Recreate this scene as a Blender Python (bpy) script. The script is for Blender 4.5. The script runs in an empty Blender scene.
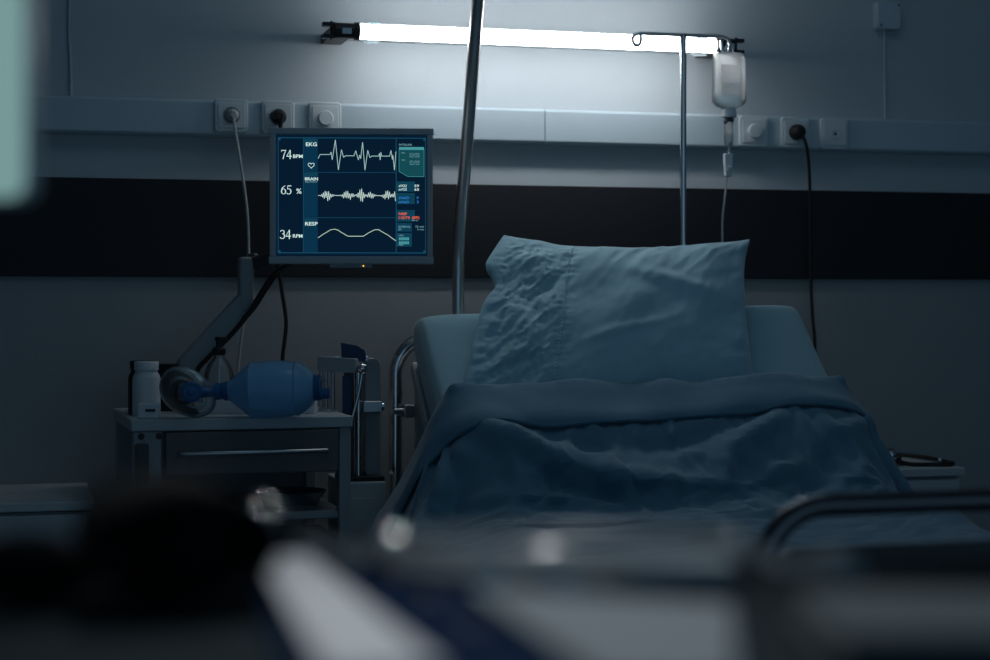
import bpy, bmesh, math, random
from mathutils import Vector, Matrix, noise
random.seed(7)
PI = math.pi
SC = bpy.context.scene
COL = SC.collection

# ------------------------------------------------------------------ camera frame (wall is the plane y = 0)
F = 1790.0; EYE = 1.15; HOR = 301.0; CX = 495.0
YAW = math.radians(15.0); CS, SN = math.cos(YAW), math.sin(YAW)
DIST = 4.5 * CS

def P(X, y, wy):
    """point of the place seen at photo pixel (X, y) on the plane world-y = wy"""
    a = (X - CX) / F
    z = (wy + DIST) / (CS - a * SN)
    return Vector((z * (SN + a * CS), wy, EYE - (y - HOR) * z / F))
def PZ(X, y, z):
    a = (X - CX) / F
    return Vector((z * (SN + a * CS), z * (CS - a * SN) - DIST, EYE - (y - HOR) * z / F))
def PH(X, y, h):
    return PZ(X, y, (EYE - h) * F / (y - HOR))

# ------------------------------------------------------------------ materials
def mat(name, col, rough=0.5, metal=0.0, trans=0.0, ior=1.45, spec=0.5, bump=0.0, bscale=60.0, var=0.0, vscale=8.0,
        sheen=0.0, alpha=1.0, stretch=(1, 1, 1)):
    m = bpy.data.materials.new(name); m.use_nodes = True
    nt = m.node_tree; b = nt.nodes['Principled BSDF']
    b.inputs['Base Color'].default_value = (*col, 1)
    b.inputs['Roughness'].default_value = rough
    b.inputs['Metallic'].default_value = metal
    b.inputs['Transmission Weight'].default_value = trans
    b.inputs['IOR'].default_value = ior
    b.inputs['Specular IOR Level'].default_value = spec
    b.inputs['Alpha'].default_value = alpha
    if sheen:
        b.inputs['Sheen Weight'].default_value = sheen
        b.inputs['Sheen Roughness'].default_value = 0.4
    tc = nt.nodes.new('ShaderNodeTexCoord')
    mp = nt.nodes.new('ShaderNodeMapping'); mp.inputs['Scale'].default_value = stretch
    nt.links.new(tc.outputs['Object'], mp.inputs['Vector'])
    if bump:
        n = nt.nodes.new('ShaderNodeTexNoise'); n.inputs['Scale'].default_value = bscale
        n.inputs['Detail'].default_value = 4
        nt.links.new(mp.outputs[0], n.inputs['Vector'])
        bp = nt.nodes.new('ShaderNodeBump'); bp.inputs['Strength'].default_value = bump
        bp.inputs['Distance'].default_value = 0.01
        nt.links.new(n.outputs[0], bp.inputs['Height']); nt.links.new(bp.outputs[0], b.inputs['Normal'])
    if var:
        n = nt.nodes.new('ShaderNodeTexNoise'); n.inputs['Scale'].default_value = vscale
        n.inputs['Detail'].default_value = 6
        nt.links.new(mp.outputs[0], n.inputs['Vector'])
        mx = nt.nodes.new('ShaderNodeMix'); mx.data_type = 'RGBA'
        mx.inputs['A'].default_value = (*[c * (1 - var) for c in col], 1)
        mx.inputs['B'].default_value = (*[min(1, c * (1 + var)) for c in col], 1)
        nt.links.new(n.outputs[0], mx.inputs['Factor']); nt.links.new(mx.outputs['Result'], b.inputs['Base Color'])
    return m
def emit(name, col, strength):
    m = bpy.data.materials.new(name); m.use_nodes = True
    nt = m.node_tree; b = nt.nodes['Principled BSDF']
    b.inputs['Base Color'].default_value = (0.006, 0.006, 0.008, 1)
    b.inputs['Specular IOR Level'].default_value = 0.12
    b.inputs['Roughness'].default_value = 0.3
    b.inputs['Emission Color'].default_value = (*col, 1)
    b.inputs['Emission Strength'].default_value = strength
    return m

M = dict(
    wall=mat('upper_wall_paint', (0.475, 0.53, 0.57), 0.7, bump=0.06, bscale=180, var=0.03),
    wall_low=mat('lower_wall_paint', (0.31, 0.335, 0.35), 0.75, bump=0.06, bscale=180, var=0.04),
    band=mat('dark_vinyl_band', (0.012, 0.013, 0.017), 0.6, bump=0.05, bscale=300),
    trunk=mat('white_trunking_plastic', (0.46, 0.56, 0.62), 0.45, bump=0.02, bscale=30),
    plate=mat('white_socket_plastic', (0.60, 0.66, 0.69), 0.35),
    floor=mat('grey_vinyl_floor', (0.40, 0.43, 0.45), 0.4, var=0.06, vscale=30),
    ceil=mat('ceiling_paint', (0.5, 0.55, 0.6), 0.8, bump=0.03),
    chrome=mat('chrome_steel', (0.72, 0.72, 0.73), 0.14, 1.0),
    satin=mat('satin_chrome', (0.78, 0.76, 0.74), 0.30, 1.0),
    chrome_dim=mat('chrome_dark_reflection', (0.13, 0.13, 0.14), 0.16, 1.0),  # chrome darkened in its colour for the dim reflections on the foot rail
    steel=mat('brushed_steel', (0.52, 0.54, 0.56), 0.32, 1.0, bump=0.05, bscale=200),
    grey=mat('grey_powder_coat', (0.34, 0.38, 0.41), 0.5, bump=0.02, bscale=120),
    palegrey=mat('pale_grey_laminate', (0.50, 0.53, 0.55), 0.5, bump=0.02, bscale=90, var=0.03),
    trolley=mat('trolley_enamel', (0.30, 0.32, 0.34), 0.42, bump=0.02, bscale=90),
    trolley_top=mat('trolley_top_laminate', (0.42, 0.46, 0.49), 0.35, bump=0.02, bscale=90),
    drawer=mat('drawer_front_laminate', (0.13, 0.13, 0.135), 0.5, bump=0.03, bscale=60, var=0.05),
    darkgrey=mat('dark_grey_plastic', (0.06, 0.065, 0.07), 0.45),
    black=mat('black_plastic', (0.01, 0.01, 0.011), 0.4),
    rubber=mat('black_rubber', (0.012, 0.012, 0.013), 0.55),
    blackcloth=mat('black_nylon', (0.006, 0.006, 0.007), 0.9, spec=0.1, bump=0.3, bscale=300),
    bezel=mat('monitor_bezel_plastic', (0.38, 0.43, 0.47), 0.4),
    arm=mat('arm_grey_plastic', (0.30, 0.34, 0.36), 0.45),
    sheet=mat('pale_teal_cotton', (0.22, 0.40, 0.47), 0.85, bump=0.08, bscale=400, sheen=0.5),
    pillow=mat('pale_teal_pillow_cotton', (0.29, 0.50, 0.60), 0.85, bump=0.1, bscale=350, sheen=0.7),
    blanket=mat('blue_bed_linen', (0.098, 0.205, 0.285), 0.88, bump=0.1, bscale=350, sheen=0.35),
    thread=mat('pale_thread', (0.50, 0.70, 0.78), 0.8),
    white=mat('white_plastic', (0.66, 0.70, 0.73), 0.4),
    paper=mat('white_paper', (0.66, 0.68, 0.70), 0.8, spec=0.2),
    bluepl=mat('blue_silicone', (0.03, 0.15, 0.42), 0.28, trans=0.25, ior=1.35, bump=0.02, bscale=40),
    bluebag=mat('translucent_blue_silicone', (0.17, 0.42, 0.78), 0.25, trans=0.45, ior=1.12, bump=0.02, bscale=30),
    navy=mat('navy_plastic', (0.005, 0.019, 0.055), 0.9, spec=0.02),
    bluecard=mat('blue_card', (0.012, 0.04, 0.13), 0.4),
    red=mat('red_plastic', (0.45, 0.02, 0.02), 0.4),
    clear=mat('clear_plastic', (0.95, 0.97, 0.98), 0.08, trans=1.0, ior=1.2),
    bagclear=mat('iv_bottle_plastic', (0.90, 0.94, 0.96), 0.22, trans=0.75, ior=1.15),
    water=mat('clear_liquid', (0.80, 0.90, 0.97), 0.02, trans=1.0, ior=1.2),
    label=mat('iv_paper_label', (0.75, 0.78, 0.80), 0.7),
    gel=mat('sanitiser_gel', (0.72, 0.80, 0.84), 0.1, trans=0.8, ior=1.2),
    cordw=mat('white_cable', (0.50, 0.52, 0.53), 0.45),
    hose=mat('clear_hose', (0.62, 0.66, 0.68), 0.25, trans=0.35, ior=1.2),
    sheet2=mat('shaded_paper', (0.15, 0.19, 0.21), 0.8),  # white paper again, its shade put into the colour
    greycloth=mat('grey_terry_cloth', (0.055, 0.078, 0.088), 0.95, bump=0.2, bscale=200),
    tabletop=mat('dark_table_laminate', (0.018, 0.028, 0.033), 0.9, spec=0.03, bump=0.02),
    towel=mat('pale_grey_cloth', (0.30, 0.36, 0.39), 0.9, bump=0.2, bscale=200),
    dialgrey=mat('grey_socket_insert', (0.20, 0.23, 0.25), 0.5),
)

def milky(name, col, clearness, rough=0.15, dfs=0.2):
    m = bpy.data.materials.new(name); m.use_nodes = True; nt = m.node_tree
    for n in list(nt.nodes):
        if n.type != 'OUTPUT_MATERIAL': nt.nodes.remove(n)
    out = [n for n in nt.nodes if n.type == 'OUTPUT_MATERIAL'][0]
    tl = nt.nodes.new('ShaderNodeBsdfTranslucent'); tl.inputs[0].default_value = (*col, 1)
    df = nt.nodes.new('ShaderNodeBsdfDiffuse'); df.inputs[0].default_value = (*col, 1)
    m0 = nt.nodes.new('ShaderNodeMixShader'); m0.inputs[0].default_value = dfs
    tp = nt.nodes.new('ShaderNodeBsdfTransparent'); tp.inputs[0].default_value = (*[min(1, c * 1.05) for c in col], 1)
    gl = nt.nodes.new('ShaderNodeBsdfGlossy'); gl.inputs['Roughness'].default_value = rough
    m1 = nt.nodes.new('ShaderNodeMixShader'); m1.inputs[0].default_value = clearness
    fr = nt.nodes.new('ShaderNodeFresnel'); fr.inputs[0].default_value = 1.4
    m2 = nt.nodes.new('ShaderNodeMixShader')
    L = nt.links.new
    L(tl.outputs[0], m0.inputs[1]); L(df.outputs[0], m0.inputs[2]); L(m0.outputs[0], m1.inputs[1]); L(tp.outputs[0], m1.inputs[2])
    L(fr.outputs[0], m2.inputs[0]); L(m1.outputs[0], m2.inputs[1]); L(gl.outputs[0], m2.inputs[2]); L(m2.outputs[0], out.inputs[0])
    return m
M['bagclear'] = milky('iv_bottle_plastic', (0.97, 0.985, 1.0), 0.56, 0.12, 0.10)
M['bluebag'] = milky('translucent_blue_silicone', (0.36, 0.70, 1.0), 0.16, 0.2, 0.6)
M['bluepl'] = milky('blue_silicone', (0.06, 0.23, 0.52), 0.05, 0.2, 0.6)
M['label'] = milky('iv_paper_label', (0.97, 0.97, 0.96), 0.30, 0.6, 0.1)
M['water'] = milky('clear_liquid', (0.86, 0.94, 1.0), 0.85, 0.05)
M['clear'] = milky('clear_plastic', (0.85, 0.92, 0.95), 0.82, 0.08)
M['maskrim'] = milky('soft_mask_rim', (0.75, 0.82, 0.86), 0.62, 0.12)
M['gel'] = milky('sanitiser_gel', (0.80, 0.86, 0.88), 0.55, 0.1)
M['hose'] = milky('clear_hose', (0.72, 0.76, 0.78), 0.40, 0.15, 0.5)

# ------------------------------------------------------------------ mesh builder
class MB:
    def __init__(s): s.v = []; s.f = []; s.mi = []
    def add(s, vs, fs, mi=0):
        o = len(s.v); s.v += [Vector(v) for v in vs]; s.f += [tuple(i + o for i in f) for f in fs]; s.mi += [mi] * len(fs)
        return s
    def box(s, c, d, R=None, mi=0):
        c = Vector(c); hx, hy, hz = [k / 2 for k in d]
        vs = [Vector((a * hx, b * hy, e * hz)) for a in (-1, 1) for b in (-1, 1) for e in (-1, 1)]
        if R is not None: vs = [R @ v for v in vs]
        return s.add([v + c for v in vs], [(0, 1, 3, 2), (4, 6, 7, 5), (0, 4, 5, 1), (2, 3, 7, 6), (0, 2, 6, 4), (1, 5, 7, 3)], mi)
    def rbox(s, c, d, r, R=None, n=5, mi=0):
        """box whose outline in local x-z is a rounded rectangle, depth along local y"""
        w, dp, h = d; r = min(r, w / 2 - 1e-5, h / 2 - 1e-5)
        out = []
        for cx, cz, a0 in ((w/2-r, h/2-r, 0), (-w/2+r, h/2-r, 90), (-w/2+r, -h/2+r, 180), (w/2-r, -h/2+r, 270)):
            for k in range(n + 1):
                a = math.radians(a0 + 90 * k / n); out.append((cx + r * math.cos(a), cz + r * math.sin(a)))
        return s.prism(out, dp, c, R, mi)
    def prism(s, outline, depth, c=(0, 0, 0), R=None, mi=0):
        c = Vector(c); n = len(outline)
        vs = [Vector((x, -depth / 2, z)) for x, z in outline] + [Vector((x, depth / 2, z)) for x, z in outline]
        if R is not None: vs = [R @ v for v in vs]
        fs = [tuple(range(n)), tuple(range(2 * n - 1, n - 1, -1))] + [(i, i + n, (i + 1) % n + n, (i + 1) % n) for i in range(n)]
        return s.add([v + c for v in vs], fs, mi)
    def tube(s, pts, r, n=14, smooth=0, closed=False, mi=0):
        pts = [Vector(p) for p in pts]
        rs = list(r) if isinstance(r, (list, tuple)) else [r] * len(pts)
        if smooth: pts, rs = catmull(pts, rs, smooth, closed)
        m = len(pts); vs = []; up = None
        for i in range(m):
            if closed: t = pts[(i + 1) % m] - pts[i - 1]
            else: t = pts[min(i + 1, m - 1)] - pts[max(i - 1, 0)]
            t = t.normalized()
            if up is None:
                up = Vector((0, 0, 1)) if abs(t.z) < 0.9 else Vector((1, 0, 0))
            x = (up - t * up.dot(t)).normalized(); y = t.cross(x); up = x
            vs += [pts[i] + (x * math.cos(2*PI*k/n) + y * math.sin(2*PI*k/n)) * rs[i] for k in range(n)]
        fs = []
        for i in range(m if closed else m - 1):
            j = (i + 1) % m
            fs += [(i*n + k, i*n + (k+1) % n, j*n + (k+1) % n, j*n + k) for k in range(n)]
        if not closed:
            fs += [tuple(range(n - 1, -1, -1)), tuple((m-1)*n + k for k in range(n))]
        return s.add(vs, fs, mi)
    def lathe(s, prof, c, axis=(0, 0, 1), n=32, mi=0):
        """prof: (distance along axis, radius)"""
        c = Vector(c); a = Vector(axis).normalized()
        x = a.orthogonal().normalized(); y = a.cross(x); vs = []
        for d, r in prof:
            r = max(r, 1e-5)
            vs += [c + a * d + (x * math.cos(2*PI*k/n) + y * math.sin(2*PI*k/n)) * r for k in range(n)]
        m = len(prof)
        fs = [(i*n + k, i*n + (k+1) % n, (i+1)*n + (k+1) % n, (i+1)*n + k) for i in range(m - 1) for k in range(n)]
        fs += [tuple(range(n - 1, -1, -1)), tuple((m-1)*n + k for k in range(n))]
        return s.add(vs, fs, mi)
    def ball(s, c, r, n=16, sc=(1, 1, 1), R=None):
        vs = []; fs = []
        for i in range(n + 1):
            for k in range(2 * n):
                a = PI * i / n; b = PI * k / n
                v = Vector((sc[0]*r*math.sin(a)*math.cos(b), sc[1]*r*math.sin(a)*math.sin(b), sc[2]*r*math.cos(a)))
                vs.append((R @ v if R is not None else v) + Vector(c))
        w = 2 * n
        fs = [(i*w + k, (i+1)*w + k, (i+1)*w + (k+1) % w, i*w + (k+1) % w) for i in range(n) for k in range(w)]
        return s.add(vs, fs)
    def build(s, name, material, parent=None, bevel=0.0, smooth=True, base=None, solid=0.0, sub=0):
        off = Vector((0, 0, 0)); p = parent
        R = Matrix.Identity(4)
        if parent is not None:
            W = world_of(parent); inv = W.inverted()
            vs = [inv @ v for v in s.v]
        else:
            if base is None:
                lo = [min(v[i] for v in s.v) for i in range(3)]; hi = [max(v[i] for v in s.v) for i in range(3)]
                base = Vector(((lo[0] + hi[0]) / 2, (lo[1] + hi[1]) / 2, lo[2]))
            vs = [v - Vector(base) for v in s.v]
        me = bpy.data.meshes.new(name); me.from_pydata(vs, [], s.f)
        for mm in (material if isinstance(material, (list, tuple)) else [material]): me.materials.append(mm)
        me.polygons.foreach_set('material_index', s.mi)
        bm = bmesh.new(); bm.from_mesh(me)
        bmesh.ops.remove_doubles(bm, verts=bm.verts, dist=1e-6)
        bmesh.ops.recalc_face_normals(bm, faces=bm.faces)
        for f in bm.faces: f.smooth = smooth
        lim = math.radians(38)
        for e in bm.edges:
            if len(e.link_faces) == 2 and e.calc_face_angle(0) > lim: e.smooth = False
        bm.to_mesh(me); bm.free()
        o = bpy.data.objects.new(name, me); COL.objects.link(o)
        if parent is not None: o.parent = parent
        else: o.location = base
        if solid:
            md = o.modifiers.new('thickness', 'SOLIDIFY'); md.thickness = solid; md.offset = 0
        if bevel:
            md = o.modifiers.new('bevel', 'BEVEL'); md.width = bevel; md.segments = 3; md.limit_method = 'ANGLE'
            md.angle_limit = math.radians(40); md.harden_normals = False
        if sub:
            md = o.modifiers.new('smooth', 'SUBSURF'); md.levels = sub; md.render_levels = sub
        return o

def catmull(pts, rs, k, closed=False):
    out = []; ro = []; n = len(pts)
    rng = range(n) if closed else range(n - 1)
    for i in rng:
        g = (lambda j: pts[j % n]) if closed else (lambda j: pts[max(0, min(n - 1, j))])
        p0, p1, p2, p3 = g(i-1), g(i), g(i+1), g(i+2)
        r1, r2 = rs[i], rs[(i + 1) % n]
        for q in range(k):
            t = q / k
            out.append(0.5 * ((2*p1) + (p2 - p0)*t + (2*p0 - 5*p1 + 4*p2 - p3)*t*t + (3*p1 - p0 - 3*p2 + p3)*t**3))
            ro.append(r1 + (r2 - r1) * t)
    if not closed: out.append(pts[-1]); ro.append(rs[-1])
    return out, ro

def world_of(o):
    W = Matrix.LocRotScale(o.location, o.rotation_euler, o.scale)
    return world_of(o.parent) @ W if o.parent else W
def tag(o, label, cat, group=None, kind=None):
    o['label'] = label; o['category'] = cat
    if group: o['group'] = group
    if kind: o['kind'] = kind
    return o
def struct(o): o['kind'] = 'structure'; return o
def thing(name, label, cat, loc, rotz=0.0, group=None):
    o = bpy.data.objects.new(name, None); COL.objects.link(o)
    o.location = loc; o.rotation_euler = (0, 0, rotz); o.empty_display_size = 0.05
    return tag(o, label, cat, group)
def RZ(a): return Matrix.Rotation(a, 3, 'Z')
def frame_from(x, z):
    x = Vector(x).normalized(); z = Vector(z); z = (z - x * z.dot(x)).normalized(); y = z.cross(x)
    return Matrix((x, y, z)).transposed()
def arc(c, r, a0, a1, n, ux, uz):
    c = Vector(c); ux = Vector(ux); uz = Vector(uz)
    return [c + ux * r * math.cos(math.radians(a0 + (a1-a0)*k/n)) + uz * r * math.sin(math.radians(a0 + (a1-a0)*k/n)) for k in range(n + 1)]

# ------------------------------------------------------------------ the room
XL, XR, YF, HC = -1.9, 4.3, -6.2, 2.75
hb0, hb1 = 1.208, 1.4416                                     # dark band
b = MB(); b.add([(XL, 0, 1.3), (XR, 0, 1.3), (XR, 0, HC), (XL, 0, HC)], [(0, 1, 2, 3)], 0)
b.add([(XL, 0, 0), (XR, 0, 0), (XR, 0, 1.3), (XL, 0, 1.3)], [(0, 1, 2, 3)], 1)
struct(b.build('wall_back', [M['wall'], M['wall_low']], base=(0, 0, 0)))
b = MB(); b.add([(XL, YF, 0), (XR, YF, 0), (XR, 0, 0), (XL, 0, 0)], [(0, 1, 2, 3)]); struct(b.build('floor', M['floor'], base=(0, 0, 0)))
b = MB(); b.add([(XL, YF, HC), (XR, YF, HC), (XR, 0, HC), (XL, 0, HC)], [(0, 1, 2, 3)]); struct(b.build('ceiling', M['ceil'], base=(0, 0, HC)))
for nm, x in (('wall_left', XL), ('wall_right', XR)):
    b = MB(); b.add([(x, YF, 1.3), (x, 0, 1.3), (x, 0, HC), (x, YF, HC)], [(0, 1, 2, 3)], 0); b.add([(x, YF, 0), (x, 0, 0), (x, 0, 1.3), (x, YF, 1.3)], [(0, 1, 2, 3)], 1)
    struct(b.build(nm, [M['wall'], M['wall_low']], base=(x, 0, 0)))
b = MB(); b.box(((XL+XR)/2, -0.005, (hb0+hb1)/2), (XR-XL, 0.01, hb1-hb0)); struct(b.build('trim_1', M['band'], bevel=0.002))
b = MB(); b.box(((XL+XR)/2, -0.008, 0.05), (XR-XL, 0.016, 0.1)); struct(b.build('baseboard_back', M['darkgrey'], bevel=0.003))

# trunking in two lengths that meet at a seam
TY = -0.040
seam = P(545, 120, TY).x
for x0, x1 in ((XL, seam - 0.0008), (seam + 0.0008, XR)):
    prof = [(0, 1.632), (-0.034, 1.632), (-0.040, 1.626), (-0.040, 1.551), (-0.034, 1.545), (0, 1.545)]
    b = MB(); n = len(prof)
    b.add([(x0, y, z) for y, z in prof] + [(x1, y, z) for y, z in prof],
          [tuple(range(n)), tuple(range(2*n-1, n-1, -1))] + [(i, (i+1) % n, (i+1) % n + n, i+n) for i in range(n)])
    o = b.build('cable_trunking', M['trunk'], bevel=0.002)
    side = 'left of' if x0 == XL else 'right of'
    tag(o, 'white plastic cable trunking on the wall, length running %s the seam under the lamp' % side, 'trunking', 'wall trunking')

# thin wall cable, junction box and its cable
b = MB(); pts = [P(71, 96, -0.004), P(70.5, 60, -0.004), P(69, 30, -0.004), P(69.5, 0, -0.004), P(70, -30, -0.004)]
b.tube(pts, 0.0034, smooth=5); tag(b.build('wall_cable', M['trunk']), 'thin white cable running down the upper wall, far from any box', 'cable')
jc = P(884.5, 17, 0); jb = thing('junction_box', 'small white square junction box high on the wall', 'junction box', (jc.x, 0, jc.z - 0.034))
b = MB(); b.rbox((jc.x, -0.014, jc.z), (0.070, 0.028, 0.072), 0.008); b.build('box', M['trunk'], jb, bevel=0.003)
for dx, dz in ((0.027, 0.028), (-0.024, -0.026)):
    b = MB(); b.lathe([(0, 0.003), (0.001, 0.003)], (jc.x + dx, -0.028, jc.z + dz), (0, -1, 0), 12); b.build('screw', M['darkgrey'], jb)
b = MB(); b.tube([(jc.x - 0.002, -0.004, jc.z - 0.034), (jc.x - 0.001, -0.004, 1.72), (jc.x, -0.004, 1.632)], 0.0034, smooth=4)
tag(b.build('wall_cable', M['trunk']), 'thin white cable dropping from the junction box to the trunking', 'cable')

# ------------------------------------------------------------------ sockets on the trunking
def socket(X, y, kind, label):
    c = P(X, y, TY); c.y = TY
    t = thing('wall_socket' if kind != 'dial' else 'wall_dial', label, 'socket' if kind != 'dial' else 'dial switch', (c.x, TY, c.z - 0.04), 0, 'plates on the trunking')
    b = MB(); b.rbox((c.x, TY - 0.005, c.z), (0.080, 0.010, 0.080), 0.010); b.build('plate', M['plate'], t, bevel=0.003)
    b = MB(); b.rbox((c.x, TY - 0.0115, c.z), (0.064, 0.003, 0.060), 0.004); b.build('inner_plate', M['plate'], t, bevel=0.001)
    if kind == 'dial':
        b = MB(); b.lathe([(0, 0.0185), (0.010, 0.0182), (0.012, 0.0165), (0.0122, 0)], (c.x, TY - 0.012, c.z), (0, -1, 0), 32); b.build('knob', M['plate'], t)
    elif kind == 'aerial':
        b = MB(); b.lathe([(0, 0.0125), (0.002, 0.0125), (0.002, 0.0105), (0.0005, 0.0100), (0.0005, 0.001)], (c.x, TY - 0.013, c.z), (0, -1, 0), 28); b.build('ring', M['plate'], t)
        b = MB(); b.lathe([(0, 0.0035), (0.0015, 0.0035)], (c.x, TY - 0.0135, c.z), (0, -1, 0), 14); b.build('pin_hole', M['black'], t)
    else:
        b = MB(); b.lathe([(0, 0.0200), (0.002, 0.0200), (0.002, 0.0178), (0.0004, 0.0172), (0.0004, 0.001)], (c.x, TY - 0.013, c.z), (0, -1, 0), 32)
        b.build('well', M['dialgrey'], t)
    return c
s1 = socket(231, 115.8, 'power', 'white wall socket with white cable plugged in, leftmost of the plates')
s2 = socket(277.5, 117.5, 'power', 'white wall socket with black plug just above the monitor corner')
s3 = socket(324.5, 118.8, 'dial', 'white dial switch plate just above the top of the monitor')
s4 = socket(752.5, 131.5, 'dial', 'white dial switch plate beside the hanging drip chamber')
s5 = socket(794, 132.8, 'power', 'white wall socket with black plug, right of the drip')
s6 = socket(833, 134.3, 'aerial', 'white aerial outlet plate with small dark centre hole')

# cords plugged into them
t = thing('power_cord', 'thin white cable hanging from the leftmost wall socket behind the trolley', 'cord', (s1.x, TY - 0.02, s1.z))
b = MB(); b.lathe([(0, 0.015), (0.008, 0.015), (0.016, 0.011), (0.024, 0.007)], (s1.x + 0.002, TY - 0.0135, s1.z), (0, -1, 0), 20); b.build('plug', M['cordw'], t)
b = MB(); b.tube([(s1.x + 0.002, TY - 0.034, s1.z), P(233.5, 117, -0.075), P(236, 135, -0.08), P(241, 165, -0.085), P(246.5, 205, -0.09), P(248.5, 240, -0.09),
                  P(248, 280, -0.09), P(245, 312, -0.09), P(240.5, 345, -0.09), P(238, 375, -0.08), P(237, 430, -0.06)], 0.0034, smooth=6, n=10)
b.build('cord', M['cordw'], t)
t = thing('power_cord', 'black cable hanging behind the monitor from the socket at its corner', 'cord', (s2.x, TY - 0.02, s2.z))
b = MB(); b.lathe([(0, 0.017), (0.014, 0.017), (0.020, 0.012), (0.030, 0.008)], (s2.x, TY - 0.0135, s2.z), (0, -1, 0), 20)
b.rbox((s2.x - 0.007, TY - 0.036, s2.z), (0.032, 0.012, 0.015), 0.005); b.build('plug', M['rubber'], t)
b = MB(); b.tube([(s2.x + 0.006, TY - 0.040, s2.z), P(280.5, 127, -0.08), P(280, 150, -0.07), P(276, 200, -0.06), P(277, 250, -0.06), P(281, 285, -0.06), P(286, 320, -0.06),
                  P(284.5, 342, -0.06), P(282.5, 362, -0.06), P(282, 430, -0.05)], 0.0048, smooth=6, n=10)
b.build('cord', M['rubber'], t)
t = thing('power_cord', 'black cable hanging down the bare wall right of the pillow', 'cord', (s5.x, TY - 0.02, s5.z))
b = MB(); b.lathe([(0, 0.0205), (0.012, 0.0205), (0.022, 0.018), (0.030, 0.012), (0.032, 0.0)], (s5.x, TY - 0.0135, s5.z), (0, -1, 0), 26)
b.build('plug', M['rubber'], t)
b = MB(); b.tube([(s5.x + 0.008, TY - 0.036, s5.z - 0.002), P(801, 134, -0.08), P(805.5, 142, -0.08), P(808.5, 160, -0.07), P(810, 190, -0.05), P(810.5, 240, -0.035), P(811, 280, -0.03),
                  P(812.5, 315, -0.03), P(815, 345, -0.03), P(815, 400, -0.03)], 0.0042, smooth=6, n=10)
b.build('cord', M['rubber'], t)

# ------------------------------------------------------------------ tube lamp
LY = -0.17
pl, pr = P(358, 32.7, LY), P(716, 44.2, LY); lh = (pl.z + pr.z) / 2; pl.z = pr.z = lh
t = thing('tube_lamp', 'bright white fluorescent tube lamp fixed across the upper wall', 'lamp', ((pl.x + pr.x) / 2, 0, lh - 0.03))
LAMP_S = 15.0
M['tube'] = emit('lit_tube', (0.94, 0.96, 0.97), LAMP_S)
b = MB(); b.lathe([(0, 0.0), (0.001, 0.014), (0.006, 0.0185), (0.5, 0.0185)] + [((pr.x - pl.x) - 0.006, 0.0185), (pr.x - pl.x - 0.001, 0.014), (pr.x - pl.x, 0.0)], pl, (1, 0, 0), 24)
b.build('glass_tube', M['tube'], t)
for sgn, p in ((-1, pl), (1, pr)):
    b = MB(); L = 0.085 if sgn < 0 else 0.072
    b.lathe([(0, 0.017), (0.002, 0.0215), (0.012, 0.0215), (0.013, 0.0185), (L * 0.72, 0.0185), (L * 0.74, 0.016)], p + Vector((-sgn * 0.004, 0, 0)), (sgn, 0, 0), 22)
    for dz in (0.0135, -0.0150):                                       # forked tail of the holder
        b.box(p + Vector((sgn * L * 0.83, 0, dz)), (L * 0.34, 0.022, 0.009))
    b.lathe([(0, 0.003), (0.044, 0.003)], p + Vector((sgn * L * 0.75, 0, -0.022)), (0, 0, 1), 8)
    b.box(p + Vector((sgn * 0.035, -LY / 2 + 0.005, 0.002)), (0.05, -LY - 0.010, 0.022))
    h = b.build('lamp_holder', M['black'], t)
    b = MB(); b.rbox(p + Vector((sgn * 0.030, -0.019, -0.003)), (0.022, 0.006, 0.013), 0.002); b.build('catch', M['steel'], h)
b = MB(); b.box(((pl.x + pr.x) / 2, LY * 0.42, lh + 0.004), (pr.x - pl.x + 0.04, -LY * 0.84, 0.006)); b.build('light_baffle', M['plate'], t, bevel=0.001)  # unseen plate added to cut the tube's light on the wall above
for X in (373, 700):
    q = P(X, 40, LY); b = MB(); ring = arc((q.x, LY, lh), 0.0205, -200, 20, 18, (0, 1, 0), (0, 0, -1))
    for k in range(len(ring) - 1):
        m = (ring[k] + ring[k+1]) / 2; d = ring[k+1] - ring[k]
        b.box(m, (0.026, 0.003, d.length * 1.1), frame_from((1, 0, 0), d))
    b.box((q.x, LY + 0.034, lh - 0.006), (0.026, 0.028, 0.012)); b.box((q.x - 0.004, LY - 0.004, lh - 0.024), (0.034, 0.02, 0.007))
    b.build('clip', M['clear'], t)

# ------------------------------------------------------------------ bed
BX0, BX1 = 0.885, 1.835; BXC = (BX0 + BX1) / 2
HINGE, TOPY, HF, HT = -0.85, -0.345, 0.70, 1.150       # world-y of hinge / crest, heights of mattress top
FOOT = -2.27
def prof(s):
    """mattress top centre line; s = metres from the crest towards the foot -> (y, h, tangent)"""
    L = math.hypot(TOPY - HINGE, HT - HF); a = math.atan2(HT - HF, TOPY - HINGE)
    R = 0.22; tl = R * math.tan(a / 2); al = R * a
    if s < L - tl: return TOPY - s * math.cos(a), HT - s * math.sin(a), a
    s2 = s - (L - tl)
    if s2 < al:
        th = a - s2 / R
        cy = HINGE - tl; cz = HF + R
        return cy + R * math.sin(th), cz - R * math.cos(th), th
    return HINGE - tl - (s2 - al), HF, 0.0
def plen():
    s = 0
    while prof(s)[0] > FOOT: s += 0.01
    return s
LTOT = plen()
def roll(x, y, h):                                        # the raised head end hangs a touch lower on the trolley side
    return (x - BXC) * 0.03 * max(0, min(1, (h - HF) / (HT - HF)))

bed = thing('hospital_bed', 'chrome railed hospital bed standing between trolley and side cabinet', 'bed', (BXC, -1.3, 0))
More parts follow.
